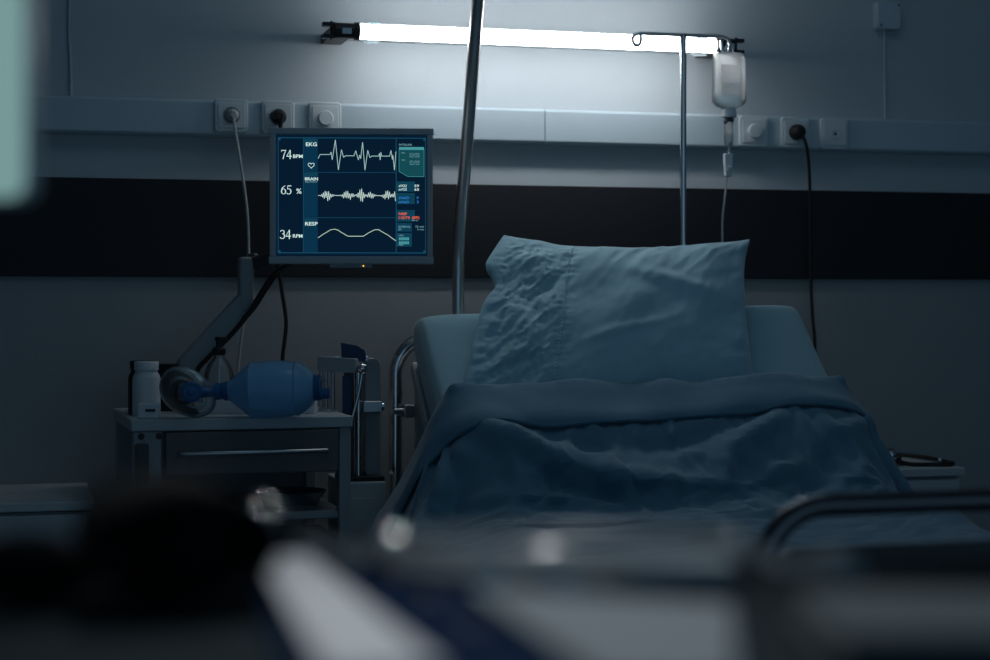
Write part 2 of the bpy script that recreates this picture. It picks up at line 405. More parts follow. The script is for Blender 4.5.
# mattress (its own thing)
TH = 0.13
b = MB(); NS, NC = 80, 48
for i in range(NS + 1):
    s = LTOT * i / NS if 3 < i < NS - 3 else (0.05 * (i / 3) ** 2 if i <= 3 else LTOT - 0.05 * ((NS - i) / 3) ** 2)
    y, h, a = prof(s); e = min(s, LTOT - s, 0.05) / 0.05
    k = math.sqrt(max(0.0, 1 - (1 - e) ** 2)); k = 0.35 + 0.65 * k
    nrm = Vector((0, -math.sin(a), math.cos(a))); c = Vector((BXC, y, h)) - nrm * TH / 2
    ex = 0.985 + 0.015 * k
    for j in range(NC):
        th = 2 * PI * j / NC; cx, cz = math.cos(th), math.sin(th)
        q = 0.16; ux = math.copysign(abs(cx) ** q, cx); uz = math.copysign(abs(cz) ** (0.5 if abs(cx) > .9 else 0.35), cz)
        v = c + Vector((1, 0, 0)) * ux * (BX1 - BX0) / 2 * ex + nrm * uz * TH / 2 * k
        v.z += roll(v.x, v.y, v.z)
        n1 = noise.noise(v * 7) * 0.004 + noise.noise(v * 3 + Vector((4, 1, 0))) * 0.006
        v += nrm * n1
        b.v.append(v)
for i in range(NS):
    for j in range(NC):
        b.f.append((i*NC + j, i*NC + (j+1) % NC, (i+1)*NC + (j+1) % NC, (i+1)*NC + j)); b.mi.append(0)
b.f += [tuple(range(NC)), tuple(NS*NC + k for k in range(NC))]; b.mi += [0, 0]
mattress = b.build('mattress', M['sheet'], sub=1)
tag(mattress, 'thick mattress in pale teal fitted sheet with its head end raised', 'mattress')
# bed parts
def tubepart(name, pts, r, m, parent, **k):
    b = MB(); b.tube(pts, r, **k); return b.build(name, m, parent)
HY = -0.20
x0, x1, ht, rr = 0.868, 1.86, 1.062, 0.085
pts = [Vector((x0, HY, 0.30)), Vector((x0, HY, ht - rr))] + arc((x0 + rr, HY, ht - rr), rr, 180, 90, 10, (1, 0, 0), (0, 0, 1))[1:] \
    + arc((x1 - rr, HY, ht - rr), rr, 90, 0, 10, (1, 0, 0), (0, 0, 1)) + [Vector((x1, HY, 0.30))]
hr = tubepart('head_rail', pts, 0.0165, M['chrome'], bed, n=20)
for x in (x0, x1):
    b = MB(); b.lathe([(0, 0.0185), (0.012, 0.0185)], (x, HY, 0.925), (0, 0, 1), 20); b.build('collar', M['chrome'], hr)
b = MB(); b.rbox((BXC, HY - 0.005, 0.76), (x1 - x0 - 0.10, 0.02, 0.42), 0.03); b.build('head_panel', M['palegrey'], bed, bevel=0.004)
q = P(408, 411, HY - 0.02)
b = MB(); b.rbox(q, (0.024, 0.04, 0.030), 0.004); b.lathe([(0, 0.008), (0.03, 0.008)], q + Vector((-0.035, 0, 0)), (1, 0, 0), 14); b.build('rail_clamp', M['steel'], bed, bevel=0.002)
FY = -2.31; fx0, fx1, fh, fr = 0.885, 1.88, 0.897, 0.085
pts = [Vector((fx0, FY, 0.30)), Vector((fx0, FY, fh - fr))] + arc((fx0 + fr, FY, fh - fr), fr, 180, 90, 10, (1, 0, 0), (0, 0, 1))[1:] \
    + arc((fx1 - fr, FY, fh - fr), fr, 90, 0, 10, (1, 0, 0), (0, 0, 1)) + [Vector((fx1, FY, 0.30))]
tubepart('foot_rail', pts, 0.0145, M['chrome_dim'], bed, n=20)
b = MB(); b.rbox(((fx0+fx1)/2, FY, 0.66), (fx1 - fx0 - 0.035, 0.018, 0.37), 0.03); b.build('foot_panel', M['darkgrey'], bed, bevel=0.004)
b = MB()
for x in (BX0 + 0.03, BX1 - 0.03): b.box((x, -1.26, 0.515), (0.04, 2.06, 0.06))
for y in (-0.27, -1.2, -2.2): b.box((BXC, y, 0.515), (BX1 - BX0 - 0.02, 0.05, 0.05))
b.build('frame', M['grey'], bed, bevel=0.004)
# backrest panel under the raised mattress
b = MB(); a = math.atan2(HT - HF, TOPY - HINGE); nrm = Vector((0, -math.sin(a), math.cos(a)))
mid = Vector((BXC, (HINGE + TOPY) / 2 + 0.02, (HF + HT) / 2)) - nrm * (TH + 0.022)
b.box(mid, (BX1 - BX0 - 0.01, 0.56, 0.035), Matrix.Rotation(a, 3, 'X')); b.build('backrest_panel', M['palegrey'], bed, bevel=0.006)
b = MB(); b.box((BXC, -1.53, 0.555), (BX1 - BX0 - 0.06, 1.35, 0.025)); b.build('base_panel', M['palegrey'], bed, bevel=0.004)
for x in (BX0 + 0.05, BX1 - 0.05):
    for y in (-0.27, -2.2):
        b = MB(); b.box((x, y, 0.305), (0.04, 0.04, 0.37)); lg = b.build('leg', M['grey'], bed, bevel=0.004)
        b = MB(); b.lathe([(-0.016, 0.055), (-0.012, 0.06), (0.012, 0.06), (0.016, 0.055)], (x, y, 0.060), (1, 0, 0), 24); b.build('caster', M['rubber'], lg)
# lowered side rails (the linen hangs over the left one)
for x in (BX0 - 0.075, BX1 + 0.045):
    b = MB(); b.tube([(x, -0.75, 0.40), (x, -0.75, 0.60), (x, -0.80, 0.64), (x, -1.75, 0.64), (x, -1.80, 0.60), (x, -1.80, 0.40), (x, -1.75, 0.36), (x, -0.80, 0.36)], 0.0125, smooth=4, closed=True, n=12)
    for y in (-1.0, -1.55): b.box((x + (0.045 if x < BXC else -0.03), y, 0.515), (0.11, 0.03, 0.02))
    b.build('side_rail', M['chrome'], bed)

# trapeze pole and drip stand fixed at the head of the bed
pb = P(458, 310, -0.185); TX = pb.x
def TP(X, y):                                            # point on the plane x = TX
    a_ = (X - CX) / F; z = TX / (SN + a_ * CS)
    return Vector((TX, z * (CS - a_ * SN) - DIST, EYE - (y - HOR) * z / F))
t = thing('lifting_pole', 'tall chrome lifting pole bending forward over the head of the bed', 'pole', (TX, -0.19, 0.3))
top = TP(478.5, -4)
pts = [(TX, -0.185, 0.42), (TX, -0.185, 0.8), (TX, -0.185, 1.12), (TX, -0.187, 1.22), (TX, -0.202, 1.31), (TX, (top.y - 0.202) / 2, (top.z + 1.31) / 2), top, (TX, top.y - 0.13, top.z + 0.24), (TX, top.y - 0.30, top.z + 0.36), (TX, top.y - 0.50, top.z + 0.40)]
b = MB(); b.tube(pts, 0.0150, smooth=8, n=22); b.build('pole', M['satin'], t)
b = MB(); b.box((TX, -0.20, 0.45), (0.05, 0.10, 0.10)); b.build('mount', M['grey'], t, bevel=0.004)

IY = -0.250
ib = P(683, 35, IY); IX = ib.x; ih = ib.z
t = thing('drip_stand', 'slim steel drip stand with two hooks rising behind the pillow', 'drip stand', (IX, IY, 0.4))
b = MB(); b.tube([(IX, IY, 0.42), (IX, IY, ih)], 0.0085, n=18); b.build('pole', M['chrome'], t)
l0 = P(640, 32.5, IY).x; r0 = P(722, 35, IY).x
b = MB(); b.tube([(l0, IY, ih), (r0, IY, ih)], 0.0048, n=12); cb = b.build('crossbar', M['chrome'], t)
b = MB(); b.tube([(l0, IY, ih), (l0 - 0.012, IY, ih - 0.004), (l0 - 0.019, IY, ih - 0.014), (l0 - 0.016, IY, ih - 0.025), (l0 - 0.009, IY, ih - 0.030), (l0 - 0.001, IY, ih - 0.026), (l0 + 0.002, IY, ih - 0.016), (l0 + 0.001, IY, ih - 0.004)], 0.0042, smooth=6, n=10); b.build('hook', M['chrome'], t)
b = MB(); b.tube([(r0, IY, ih), (r0 + 0.014, IY, ih - 0.005), (r0 + 0.021, IY, ih - 0.018), (r0 + 0.018, IY, ih - 0.034), (r0 + 0.009, IY, ih - 0.040), (r0 + 0.001, IY, ih - 0.034), (r0 - 0.002, IY, ih - 0.010)], 0.0042, smooth=6, n=10); b.build('hook', M['chrome'], t)
b = MB(); b.box((IX, IY - 0.02, 0.45), (0.04, 0.09, 0.06)); b.build('mount', M['grey'], t, bevel=0.003)

# drip bottle hanging from the right hook
bt = P(729, 52, IY); bx = bt.x
def BH(y): return P(729, y, IY).z
t = thing('drip_bottle', 'clear drip bottle half full of fluid hanging from the stand hook', 'drip bottle', (bx, IY, BH(108)))
def ell_lathe(b, prof, cx, cy, ky, n=32):
    vs = []; m = len(prof)
    for h, r in prof:
        r = max(r, 1e-4)
        for k in range(n):
            c, s = math.cos(2*PI*k/n), math.sin(2*PI*k/n); q = 0.62
            vs.append((cx + r*math.copysign(abs(c)**q, c), cy + r*ky*math.copysign(abs(s)**q, s), h))
    fs = [(i*n+k, i*n+(k+1) % n, (i+1)*n+(k+1) % n, (i+1)*n+k) for i in range(m-1) for k in range(n)]
    fs += [tuple(range(n-1, -1, -1)), tuple((m-1)*n+k for k in range(n))]
    b.add(vs, fs)
b = MB()
ell_lathe(b, [(BH(52.5), 0.016), (BH(53), 0.032), (BH(55), 0.039), (BH(59), 0.0405), (BH(75), 0.0410), (BH(97), 0.0425), (BH(102), 0.0415), (BH(106), 0.034), (BH(108.5), 0.019), (BH(110), 0.014)], bx, IY, 0.55)
b.build('bottle', M['bagclear'], t)
b = MB()
ell_lathe(b, [(BH(95.5), 0.0385), (BH(98), 0.0395), (BH(101.5), 0.0385), (BH(105.4), 0.032), (BH(107.5), 0.018)], bx, IY, 0.52)
b.build('fluid', M['water'], t)
b = MB(); b.tube([(bx - 0.010, IY, BH(52)), (bx - 0.009, IY, BH(47.5)), (bx, IY, BH(46)), (bx + 0.009, IY, BH(47.5)), (bx + 0.010, IY, BH(52))], 0.0028, smooth=4, n=8); b.build('hanger', M['white'], t)
b = MB(); b.rbox((bx - 0.0055, IY - 0.0240, BH(81)), (0.052, 0.0008, 0.074), 0.004); lb = b.build('label', M['label'], t)
b = MB(); b.lathe([(0, 0.0165), (0.008, 0.0165), (0.009, 0.019), (0.022, 0.019), (0.024, 0.012)], (bx, IY, BH(108)), (0, 0, -1), 24); b.build('cap', M['white'], t)

def text_mesh(txt, size, align='LEFT', bold=0.0):
    cu = bpy.data.curves.new('lettering', 'FONT'); cu.body = txt; cu.size = size; cu.align_x = align; cu.offset = bold
    cu.resolution_u = 3
    o = bpy.data.objects.new('lettering', cu); COL.objects.link(o)
    dg = bpy.context.evaluated_depsgraph_get(); me = bpy.data.meshes.new_from_object(o.evaluated_get(dg))
    vs = [v.co.copy() for v in me.vertices]; fs = [tuple(p.vertices) for p in me.polygons]
    bpy.data.objects.remove(o); bpy.data.curves.remove(cu); bpy.data.meshes.remove(me)
    return vs, fs
M['ink'] = mat('pale_blue_ink', (0.35, 0.55, 0.65), 0.7)
vs, fs = text_mesh('OPTI', 0.017, 'CENTER')
b = MB(); b.add([Vector((bx - 0.002 + v.x, IY - 0.0250, BH(88.5) + v.y)) for v in vs], fs); b.build('label_print', M['ink'], lb)

# infusion line: drip chamber, clamp, tube
t = thing('infusion_line', 'thin clear infusion line with drip chamber running down behind the pillow', 'infusion line', (bx, IY, BH(240)))
b = MB(); b.lathe([(0, 0.006), (0.001, 0.012), (0.009, 0.012), (0.010, 0.0095)], (bx, IY, BH(118)), (0, 0, -1), 22); b.build('spike_collar', M['darkgrey'], t)
b = MB(); b.lathe([(0, 0.0085), (0.004, 0.0108), (0.050, 0.0108), (0.056, 0.007), (0.060, 0.004)], (bx - 0.001, IY, BH(121)), (0, 0, -1), 22); ch = b.build('drip_chamber', M['bagclear'], t)
b = MB(); b.lathe([(0, 0.0098), (0.026, 0.0098), (0.030, 0.006)], (bx - 0.001, IY, BH(134)), (0, 0, -1), 18); b.build('fluid', M['water'], ch)
q = P(724.5, 122.5, IY); b = MB(); b.ball((q.x, IY - 0.006, q.z), 0.005, 8); b.build('vent', M['bluecard'], t)
q = P(728, 165, IY)
b = MB(); b.prism([(-0.011, 0.028), (0.011, 0.028), (0.011, 0.018), (0.008, -0.028), (-0.008, -0.028), (-0.011, 0.018)], 0.014, (q.x, IY, q.z)); rc = b.build('roller_clamp', M['white'], t, bevel=0.002)
b = MB(); b.lathe([(-0.004, 0.006), (0.004, 0.006)], (q.x, IY - 0.008, q.z - 0.008), (1, 0, 0), 14); b.build('roller', M['plate'], rc)
b = MB(); b.tube([P(729, 145, IY), P(729, 152, IY), P(728, 165, IY), P(727, 178, IY), P(724.5, 200, IY - 0.01), P(722.5, 220, IY - 0.02), P(722.5, 245, IY - 0.03), P(723, 300, IY + 0.01), P(724, 360, IY + 0.02)], 0.0028, smooth=6, n=8)
b.build('tubing', M['hose'], t)

# ------------------------------------------------------------------ pillow
PB, PT = Vector((0, -0.562, 0.945)), Vector((0, -0.335, 1.28))
pdir = (PT - PB).normalized(); pn = Vector((0, -pdir.z, pdir.y))           # faces the foot of the bed
def PP(X, y):                                                              # pixel -> pillow plane
    o = Vector((0, -DIST, EYE)); d = PZ(X, y, 1.0) - o
    return o + d * ((PB - o).dot(pn) / d.dot(pn))
def resample(pts, n, k=8):
    p, _ = catmull([Vector(q) for q in pts], [0] * len(pts), k)
    L = [0]
    for i in range(1, len(p)): L.append(L[-1] + (p[i] - p[i-1]).length)
    out = []; j = 0
    for i in range(n + 1):
        s = L[-1] * i / n
        while j < len(L) - 2 and L[j+1] < s: j += 1
        f = (s - L[j]) / max(1e-9, L[j+1] - L[j]); out.append(p[j].lerp(p[j+1], f))
    return out
NU, NV = 170, 110
top = resample([PP(*q) for q in ((504, 235), (520, 238), (540, 241), (556, 245), (575, 247), (600, 248.5), (640, 250), (690, 247), (725, 243), (750, 239))], NU)
bot = resample([PP(*q) for q in ((458, 415), (520, 413), (600, 412), (680, 410), (762, 405))], NU)
lef = resample([PP(*q) for q in ((504, 235), (494, 250), (485, 266), (491, 276), (495, 288), (487, 298), (480, 312), (475, 335), (470, 355), (465, 385), (458, 415))], NV, 4)
rig = resample([PP(*q) for q in ((750, 239), (746, 255), (744, 275), (745, 310), (749, 345), (755, 380), (762, 405))], NV)
lef_s = list(lef)
for it in range(400): lef_s = [lef_s[0]] + [(lef_s[q-1] + lef_s[q+1]) / 2 for q in range(1, NV)] + [lef_s[-1]]
US = 0.285                                                                  # where the case is sewn
def pill(u, v, i, j):
    c = (lef[j] - lef_s[j]) * math.exp(-u / 0.055) + (top[i]*(1-v) + bot[i]*v) + (lef_s[j]*(1-u) + rig[j]*u) - ((top[0]*(1-u) + top[-1]*u)*(1-v) + (bot[0]*(1-u) + bot[-1]*u)*v)
    return c
def sm(a, b_, x):
    x = max(0, min(1, (x - a) / (b_ - a))); return x * x * (3 - 2 * x)
b = MB(); idx = {}
for side in (1, -1):
    for j in range(NV + 1):
        for i in range(NU + 1):
            if side < 0 and (i in (0, NU) or j in (0, NV)): idx[(side, i, j)] = idx[(1, i, j)]; continue
            u, v = i / NU, j / NV; c = pill(u, v, i, j)
            ev = max(0, 1 - abs(2*v - 1)**2.6) ** 0.55; er = max(0, 1 - u) ; ur = min(1, er / 0.5)
            eu = (1 - (1 - ur)**2.4) ** 0.55
            fill = 0.078 * ev * eu * (0.42 + 0.58 * sm(0.10, 0.55, u)) * (1 if u > 0.12 else (0.25 + 0.75 * (u/0.12)**0.6))
            edge = min(1.0, min(u * 14, (1-u) * 14, v * 10, (1-v) * 10))
            q = Vector((u * 3.1, v * 2.0, 5.0 * side))
            w = 0
            loose = 1 - sm(0.18, 0.34, u)
            w += 0.010 * noise.noise(q * 2.2) * edge
            # crumples of the loose open end
            w += loose * edge * (0.020 * (abs(noise.noise(Vector((u*9 + v*3.0, v*5 - u*2.5, 2.2)))) - 0.25) + 0.007 * (0.45 - abs(noise.noise(Vector((u*19 + v*4, v*11 + u*7, 4))) * 1.6)) + 0.004 * (0.4 - abs(noise.noise(Vector((u*36 - v*9, v*24 + u*14, 7))) * 1.5)))
            # fine puckers along the seam and the hem
            US_ = US - 0.020 * (1 - sm(-0.1, 0.75, v))
            ps = math.exp(-((u - US_) / 0.035)**2) + 0.8 * math.exp(-(u / 0.05)**2)
            w += 0.0022 * ps * noise.noise(Vector((u*8, v*58, 1.7)))
            w -= 0.0015 * math.exp(-((u - US_) / 0.008)**2) * edge
            # tension creases falling from the top edge
            ct = math.exp(-v / 0.13) * sm(US, US + 0.1, u)
            rid = 1 - abs(noise.noise(Vector((u*13 + v*6, v*3.5, 9.1)))) * 2.2
            w += 0.012 * ct * (rid - 0.45) * min(1, v * 16)
            w += 0.0030 * noise.noise(Vector((u*30 + v*8, v*14 - u*6, 6.1))) * edge * (0.35 + 0.65 * max(loose, math.exp(-v / 0.18)))
            w += 0.0024 * noise.noise(Vector((u*60, v*44 + u*20, 2.9))) * edge * loose
            w += 0.005 * math.exp(-u / 0.07) * noise.noise(Vector((u*12, v*46, 6.6))) * min(1, u * 30)
            w += 0.004 * math.exp(-(((v - 0.62) + 0.35*(u - 0.5)) / 0.03)**2) * sm(0.32, 0.42, u) * (1 - sm(0.55, 0.75, u))
            cr = math.exp(-(1-u) / 0.10); w += 0.005 * cr * noise.noise(Vector((u*4, v*16 + u*5, 3.3))) * min(1, (1-u) * 16)
            # a slack diagonal fold across the front
            w += 0.007 * math.exp(-(((v - 0.30) - 0.5*(u - 0.62)) / 0.05)**2) * sm(0.42, 0.55, u) * (1 - sm(0.75, 0.92, u))
            hgt = fill + max(-fill * 0.9, w)
            vtx = c + pn * (hgt if side > 0 else -0.8 * fill - 0.002)
            idx[(side, i, j)] = len(b.v); b.v.append(vtx)
for side in (1, -1):
    for j in range(NV):
        for i in range(NU):
            f = [idx[(side, i, j)], idx[(side, i+1, j)], idx[(side, i+1, j+1)], idx[(side, i, j+1)]]
            b.f.append(tuple(f)); b.mi.append(0)
front = dict((k, b.v[n].copy()) for k, n in idx.items() if k[0] == 1)
pillow = b.build('pillow', M['pillow'])
tag(pillow, 'large pale teal pillow leaning on the raised head of the bed', 'pillow')
b = MB()
for j in range(2, NV - 2, 2):
    def seam_pt(jj):
        uu = (US - 0.020 * (1 - sm(-0.1, 0.75, jj / NV))) * NU; i0_ = int(uu)
        return front[(1, i0_, jj)].lerp(front[(1, i0_ + 1, jj)], uu - i0_)
    p0, p1 = seam_pt(j), seam_pt(j + 1)
    b.tube([p0 + pn * 0.0012, (p0 + p1) / 2 + pn * 0.0024, p1 + pn * 0.0012], 0.0020, n=6)
b.build('hem_stitching', M['thread'], pillow)

# ------------------------------------------------------------------ blanket: cloth dropped on the bed, then kept as a plain mesh
def collider(o, thick=0.006):
    md = o.modifiers.new('Collision', 'COLLISION'); o.collision.thickness_outer = thick; o.collision.cloth_friction = 18; return md
col_objs = []
def tmp_mesh(b, name):
    me = bpy.data.meshes.new(name); me.from_pydata(b.v, [], b.f); o = bpy.data.objects.new(name, me); COL.objects.link(o)
    bm = bmesh.new(); bm.from_mesh(me); bmesh.ops.recalc_face_normals(bm, faces=bm.faces); bm.to_mesh(me); bm.free()
    return o
# collision shape = mattress with a coarse skin
b = MB(); NS2, NC2 = 60, 40
for i in range(NS2 + 1):
    s = LTOT * i / NS2; y, h, a = prof(s)
    nrm = Vector((0, -math.sin(a), math.cos(a))); c = Vector((BXC, y, h)) - nrm * TH / 2
    for j in range(NC2):
        th = 2 * PI * j / NC2; cx, cz = math.cos(th), math.sin(th)
        v = c + Vector((1, 0, 0)) * math.copysign(abs(cx)**0.22, cx) * (BX1 - BX0) / 2 + nrm * math.copysign(abs(cz)**0.4, cz) * TH / 2
        v.z += roll(v.x, v.y, v.z)
        # soft filling lying under the linen just below the pillow
        if cz > 0.05: v += nrm * (0.036 * math.exp(-((s - 0.50) / 0.13)**2) * (1 - abs(cx)**4) + 0.022 * noise.noise(Vector((v.x * 4.5, s * 5, 0.3))) * (1 if s > 0.3 else 0))
        b.v.append(v)
for i in range(NS2):
    for j in range(NC2): b.f.append((i*NC2+j, i*NC2+(j+1) % NC2, (i+1)*NC2+(j+1) % NC2, (i+1)*NC2+j))
b.f += [tuple(range(NC2)), tuple(NS2*NC2 + k for k in range(NC2))]
co = tmp_mesh(b, 'tmp_bed'); collider(co); col_objs.append(co)
b = MB(); b.tube([(BX0 - 0.075, -0.30, 0.66), (BX0 - 0.075, -2.0, 0.62)], 0.03, n=12); co = tmp_mesh(b, 'tmp_rail'); collider(co); col_objs.append(co)
b = MB(); b.tube([(BX1 + 0.045, -0.70, 0.60), (BX1 + 0.045, -2.0, 0.60)], 0.02, n=12); co = tmp_mesh(b, 'tmp_rail'); collider(co); col_objs.append(co)
S0 = 0.325; S1 = LTOT - 0.12; OVL, OVR = 0.40, 0.36
GW, GL = 124, 104
vs, fs = [], []
wx = (BX1 - BX0) + OVL + OVR
for j in range(GL + 1):
    s = S0 + (S1 - S0) * j / GL; y, h, a = prof(s); nrm = Vector((0, -math.sin(a), math.cos(a)))
    bl = 0.045 * math.exp(-((s - 0.50) / 0.13)**2)
    for i in range(GW + 1):
        x = BX0 - OVL + wx * i / GW
        xs = BXC + (x - BXC) * 0.97
        p = Vector((xs, y, h)) + nrm * (0.026 + bl)
        p.z += roll(x, y, h)
        out = max(0, BX0 - xs, xs - BX1); p.z -= 0.0 * out
        p += nrm * (0.030 * abs(noise.noise(Vector((x*4, s*4, 3)))) + 0.016 * noise.noise(Vector((x*9 + s*5, s*7, 8))))
        vs.append(p)
for j in range(GL):
    for i in range(GW): fs.append((j*(GW+1)+i, j*(GW+1)+i+1, (j+1)*(GW+1)+i+1, (j+1)*(GW+1)+i))
b = MB(); b.v = vs; b.f = fs; cl = tmp_mesh(b, 'tmp_cloth')
vg = cl.vertex_groups.new(name='pin')
for i in range(GW + 1):
    x = BX0 - OVL + wx * i / GW
    if BX0 - 0.01 < x < BX1 + 0.01: vg.add([i], 1.0, 'REPLACE')
md = cl.modifiers.new('Cloth', 'CLOTH'); st = md.settings
st.quality = 7; st.mass = 0.25; st.tension_stiffness = 12; st.compression_stiffness = 12; st.shear_stiffness = 6; st.bending_stiffness = 0.25
st.tension_damping = 6; st.compression_damping = 6; st.shear_damping = 6; st.air_damping = 1.5
st.vertex_group_mass = 'pin'; st.shrink_min = -0.10
md.collision_settings.collision_quality = 4; md.collision_settings.distance_min = 0.006; md.collision_settings.use_self_collision = False
md.point_cache.frame_start = 1; md.point_cache.frame_end = 70
SC.gravity = (0, 0, -9.81)
for f in range(1, 56): SC.frame_set(f)
dg = bpy.context.evaluated_depsgraph_get(); ev = cl.evaluated_get(dg); me = ev.to_mesh()
cv = [v.co.copy() for v in me.vertices]; ev.to_mesh_clear()
for o in col_objs + [cl]:
    d = o.data; bpy.data.objects.remove(o); bpy.data.meshes.remove(d)
SC.frame_set(1)
# normals of the settled cloth
W1 = GW + 1
def cn(i, j):
    a_ = cv[j*W1 + min(i+1, GW)] - cv[j*W1 + max(i-1, 0)]; c_ = cv[min(j+1, GL)*W1 + i] - cv[max(j-1, 0)*W1 + i]
    return c_.cross(a_).normalized() * -1 if False else a_.cross(c_).normalized() * -1
sgn = 1 if cn(GW//2, GL//2).z > 0 else -1
# swags the linen has kept from being thrown back: crests and hollows running across it
def uv_near(X, y):
    best = None
    o = Vector((0, -DIST, EYE)); d = (PZ(X, y, 1.0) - o).normalized()
    for j in range(0, GL // 2 + 20):
        for i in range(W1):
            q_ = cv[j*W1 + i] - o; dd = (q_ - d * q_.dot(d)).length
            if best is None or dd < best[0]: best = (dd, i, j)
    return Vector((best[1] * wx / GW, best[2] * (S1 - S0) / GL))
SWAGS = [([(474, 420), (492, 431), (526, 444), (568, 468), (615, 478), (660, 489), (720, 490)], 0.030, 0.034),
         ([(510, 428), (580, 440), (640, 446), (690, 440)], 0.030, -0.016), ([(540, 480), (580, 492), (640, 504)], 0.022, -0.014),
         ([(470, 445), (450, 475), (440, 505)], 0.028, 0.020), ([(440, 440), (432, 475), (426, 510)], 0.018, -0.030),
         ([(787, 411), (750, 434), (726, 457), (731, 489)], 0.022, 0.022), ([(770, 409), (727, 427), (670, 446)], 0.018, -0.014),
         ([(808, 464), (766, 476), (732, 492)], 0.014, 0.012), ([(800, 474), (766, 486)], 0.012, -0.008),
         ([(824, 420), (840, 431), (848, 455), (850, 480)], 0.018, 0.016), ([(835, 452), (820, 478), (798, 494)], 0.020, -0.014),
         ([(737, 503), (753, 516)], 0.012, 0.012), ([(915, 520), (935, 516), (965, 528)], 0.022, 0.030), ([(870, 532), (905, 524), (925, 530)], 0.018, 0.018), ([(480, 500), (540, 503), (620, 508)], 0.020, 0.014), ([(497, 440), (505, 460), (510, 472)], 0.008, 0.006)]
paths = []
for pp, wd_, hg in SWAGS:
    q_, _ = catmull([uv_near(*z_).to_3d() for z_ in pp], [0] * len(pp), 8); paths.append((q_, wd_, hg))
nv_ = []
for j in range(GL + 1):
    for i in range(W1):
        uv = Vector((i * wx / GW, j * (S1 - S0) / GL, 0)); dsp = 0
        for q_, wd_, hg in paths:
            bd = 9; bt_ = 0
            for k in range(len(q_) - 1):
                e_ = q_[k+1] - q_[k]; tt = max(0, min(1, (uv - q_[k]).dot(e_) / max(1e-9, e_.length_squared))); dd = (uv - q_[k] - e_ * tt).length
                if dd < bd: bd = dd; bt_ = (k + tt) / (len(q_) - 1)
            if bd < wd_ * 2.5: dsp += hg * math.exp(-(bd / wd_)**2) * min(1, 0.35 + bt_ * 4, 0.35 + (1 - bt_) * 4)
        dsp += 0.0035 * noise.noise(Vector((uv.x * 14, uv.y * 22, 2))) + 0.0016 * noise.noise(Vector((uv.x * 40, uv.y * 40, 7)))
        nv_.append(cv[j*W1 + i] + cn(i, j) * sgn * dsp * min(1, j / 6))
cv = nv_
FR = 7                                                     # turned-down strip
vs = []; rows = []
def frow(jf, lift):
    r = []
    for i in range(W1):
        xx = BX0 - OVL + wx * i / GW
        ji = jf * (1.12 - 0.36 * sm(BX0, BX1, xx) + 0.10 * sm(BX0 + 0.02, BX0 + 0.10, xx) * (1 - sm(BX0 + 0.10, BX0 + 0.25, xx)) * -1)
        j0 = int(ji); fr = ji - j0
        p = cv[j0*W1 + i].lerp(cv[min(j0+1, GL)*W1 + i], fr); n_ = cn(i, j0) * sgn
        wv = 0.005 * noise.noise(Vector((p.x * 4, jf * 0.2, 1))) + 0.0015 * noise.noise(Vector((p.x * 12, jf * 0.4, 5)))
        r.append(p + n_ * (lift + wv * min(1, jf / 2 + 0.2)))
    for it in range(10):
        r = [r[0]] + [(r[i-1] + r[i] * 2 + r[i+1]) / 4 for i in range(1, W1 - 1)] + [r[-1]]
    return r
rows.append(frow(FR, 0.006)); rows.append(frow(FR + 0.15, 0.012))
for k in range(FR - 1, 0, -1): rows.append(frow(k, 0.018))
crest = [cv[i] + (cv[i] - cv[W1 + i]).normalized() * 0.010 + cn(i, 0) * sgn * 0.012 for i in range(W1)]
rows.append([ (c + p) / 2 for c, p in zip(crest, rows[-1])][:]); rows.append(crest)
rows.append([cv[i] + (cv[i] - cv[W1 + i]).normalized() * 0.009 for i in range(W1)])
for j in range(GL + 1): rows.append([cv[j*W1 + i] for i in range(W1)])
b = MB()
for r in rows: b.v += r
for j in range(len(rows) - 1):
    for i in range(GW): b.f.append((j*W1+i, j*W1+i+1, (j+1)*W1+i+1, (j+1)*W1+i)); b.mi.append(0)
bl = b.build('bed_sheet', M['blanket'], solid=0.004, sub=1)
tag(bl, 'rumpled blue top sheet turned down below the pillow and hanging over the bed', 'bed sheet')

# ------------------------------------------------------------------ left cabinet and right cabinet
def cabinet(xr, yf, h, w, d, label, flip=False):
    x0, x1 = xr - w, xr; xc = (x0 + x1) / 2; yc = yf + d / 2
    t = thing('bedside_cabinet', label, 'cabinet', (xc, yc, 0), 0, 'bedside cabinets')
    b = MB(); b.box((xc, yc, h - 0.010), (w, d, 0.020)); b.build('top', M['palegrey'], t, bevel=0.003)
    b = MB(); b.box((xc, yc + 0.008, (h - 0.024) / 2 + 0.04), (w - 0.004, d - 0.03, h - 0.104)); b.build('body', M['palegrey'], t, bevel=0.003)
    z = h - 0.024
    for k, hh in enumerate((0.15, 0.40)):
        z -= hh; b = MB(); b.box((xc, yf + 0.013, z + hh / 2), (w - 0.03, 0.018, hh - 0.006)); dr = b.build('drawer' if k == 0 else 'door', M['palegrey'], t, bevel=0.002)
        b = MB(); b.rbox((xc, yf - 0.001, z + hh / 2 + 0.012), (0.11, 0.012, 0.008), 0.003); b.box((xc, yf + 0.006, z + hh / 2 + 0.012), (0.09, 0.008, 0.005)); b.build('handle', M['grey'], dr, bevel=0.001)
    for sx in (x0 + 0.04, x1 - 0.04):
        for sy in (yf + 0.05, yf + d - 0.05):
            b = MB(); b.lathe([(0, 0.015), (0.065, 0.02)], (sx, sy, 0), (0, 0, 1), 14); b.build('foot', M['rubber'], t)
    return t
c0 = PZ(94.4, 500.9, 3.85)
cabinet(c0.x, c0.y, c0.z, 0.55, 0.405, 'low pale grey bedside cabinet with bare top, beside the trolley')
c1 = PZ(965.5, 467.6, 4.3)
cabinet(c1.x, c1.y, c1.z, 0.29, 0.42, 'pale grey bedside cabinet carrying a stethoscope, on the far side of bed')
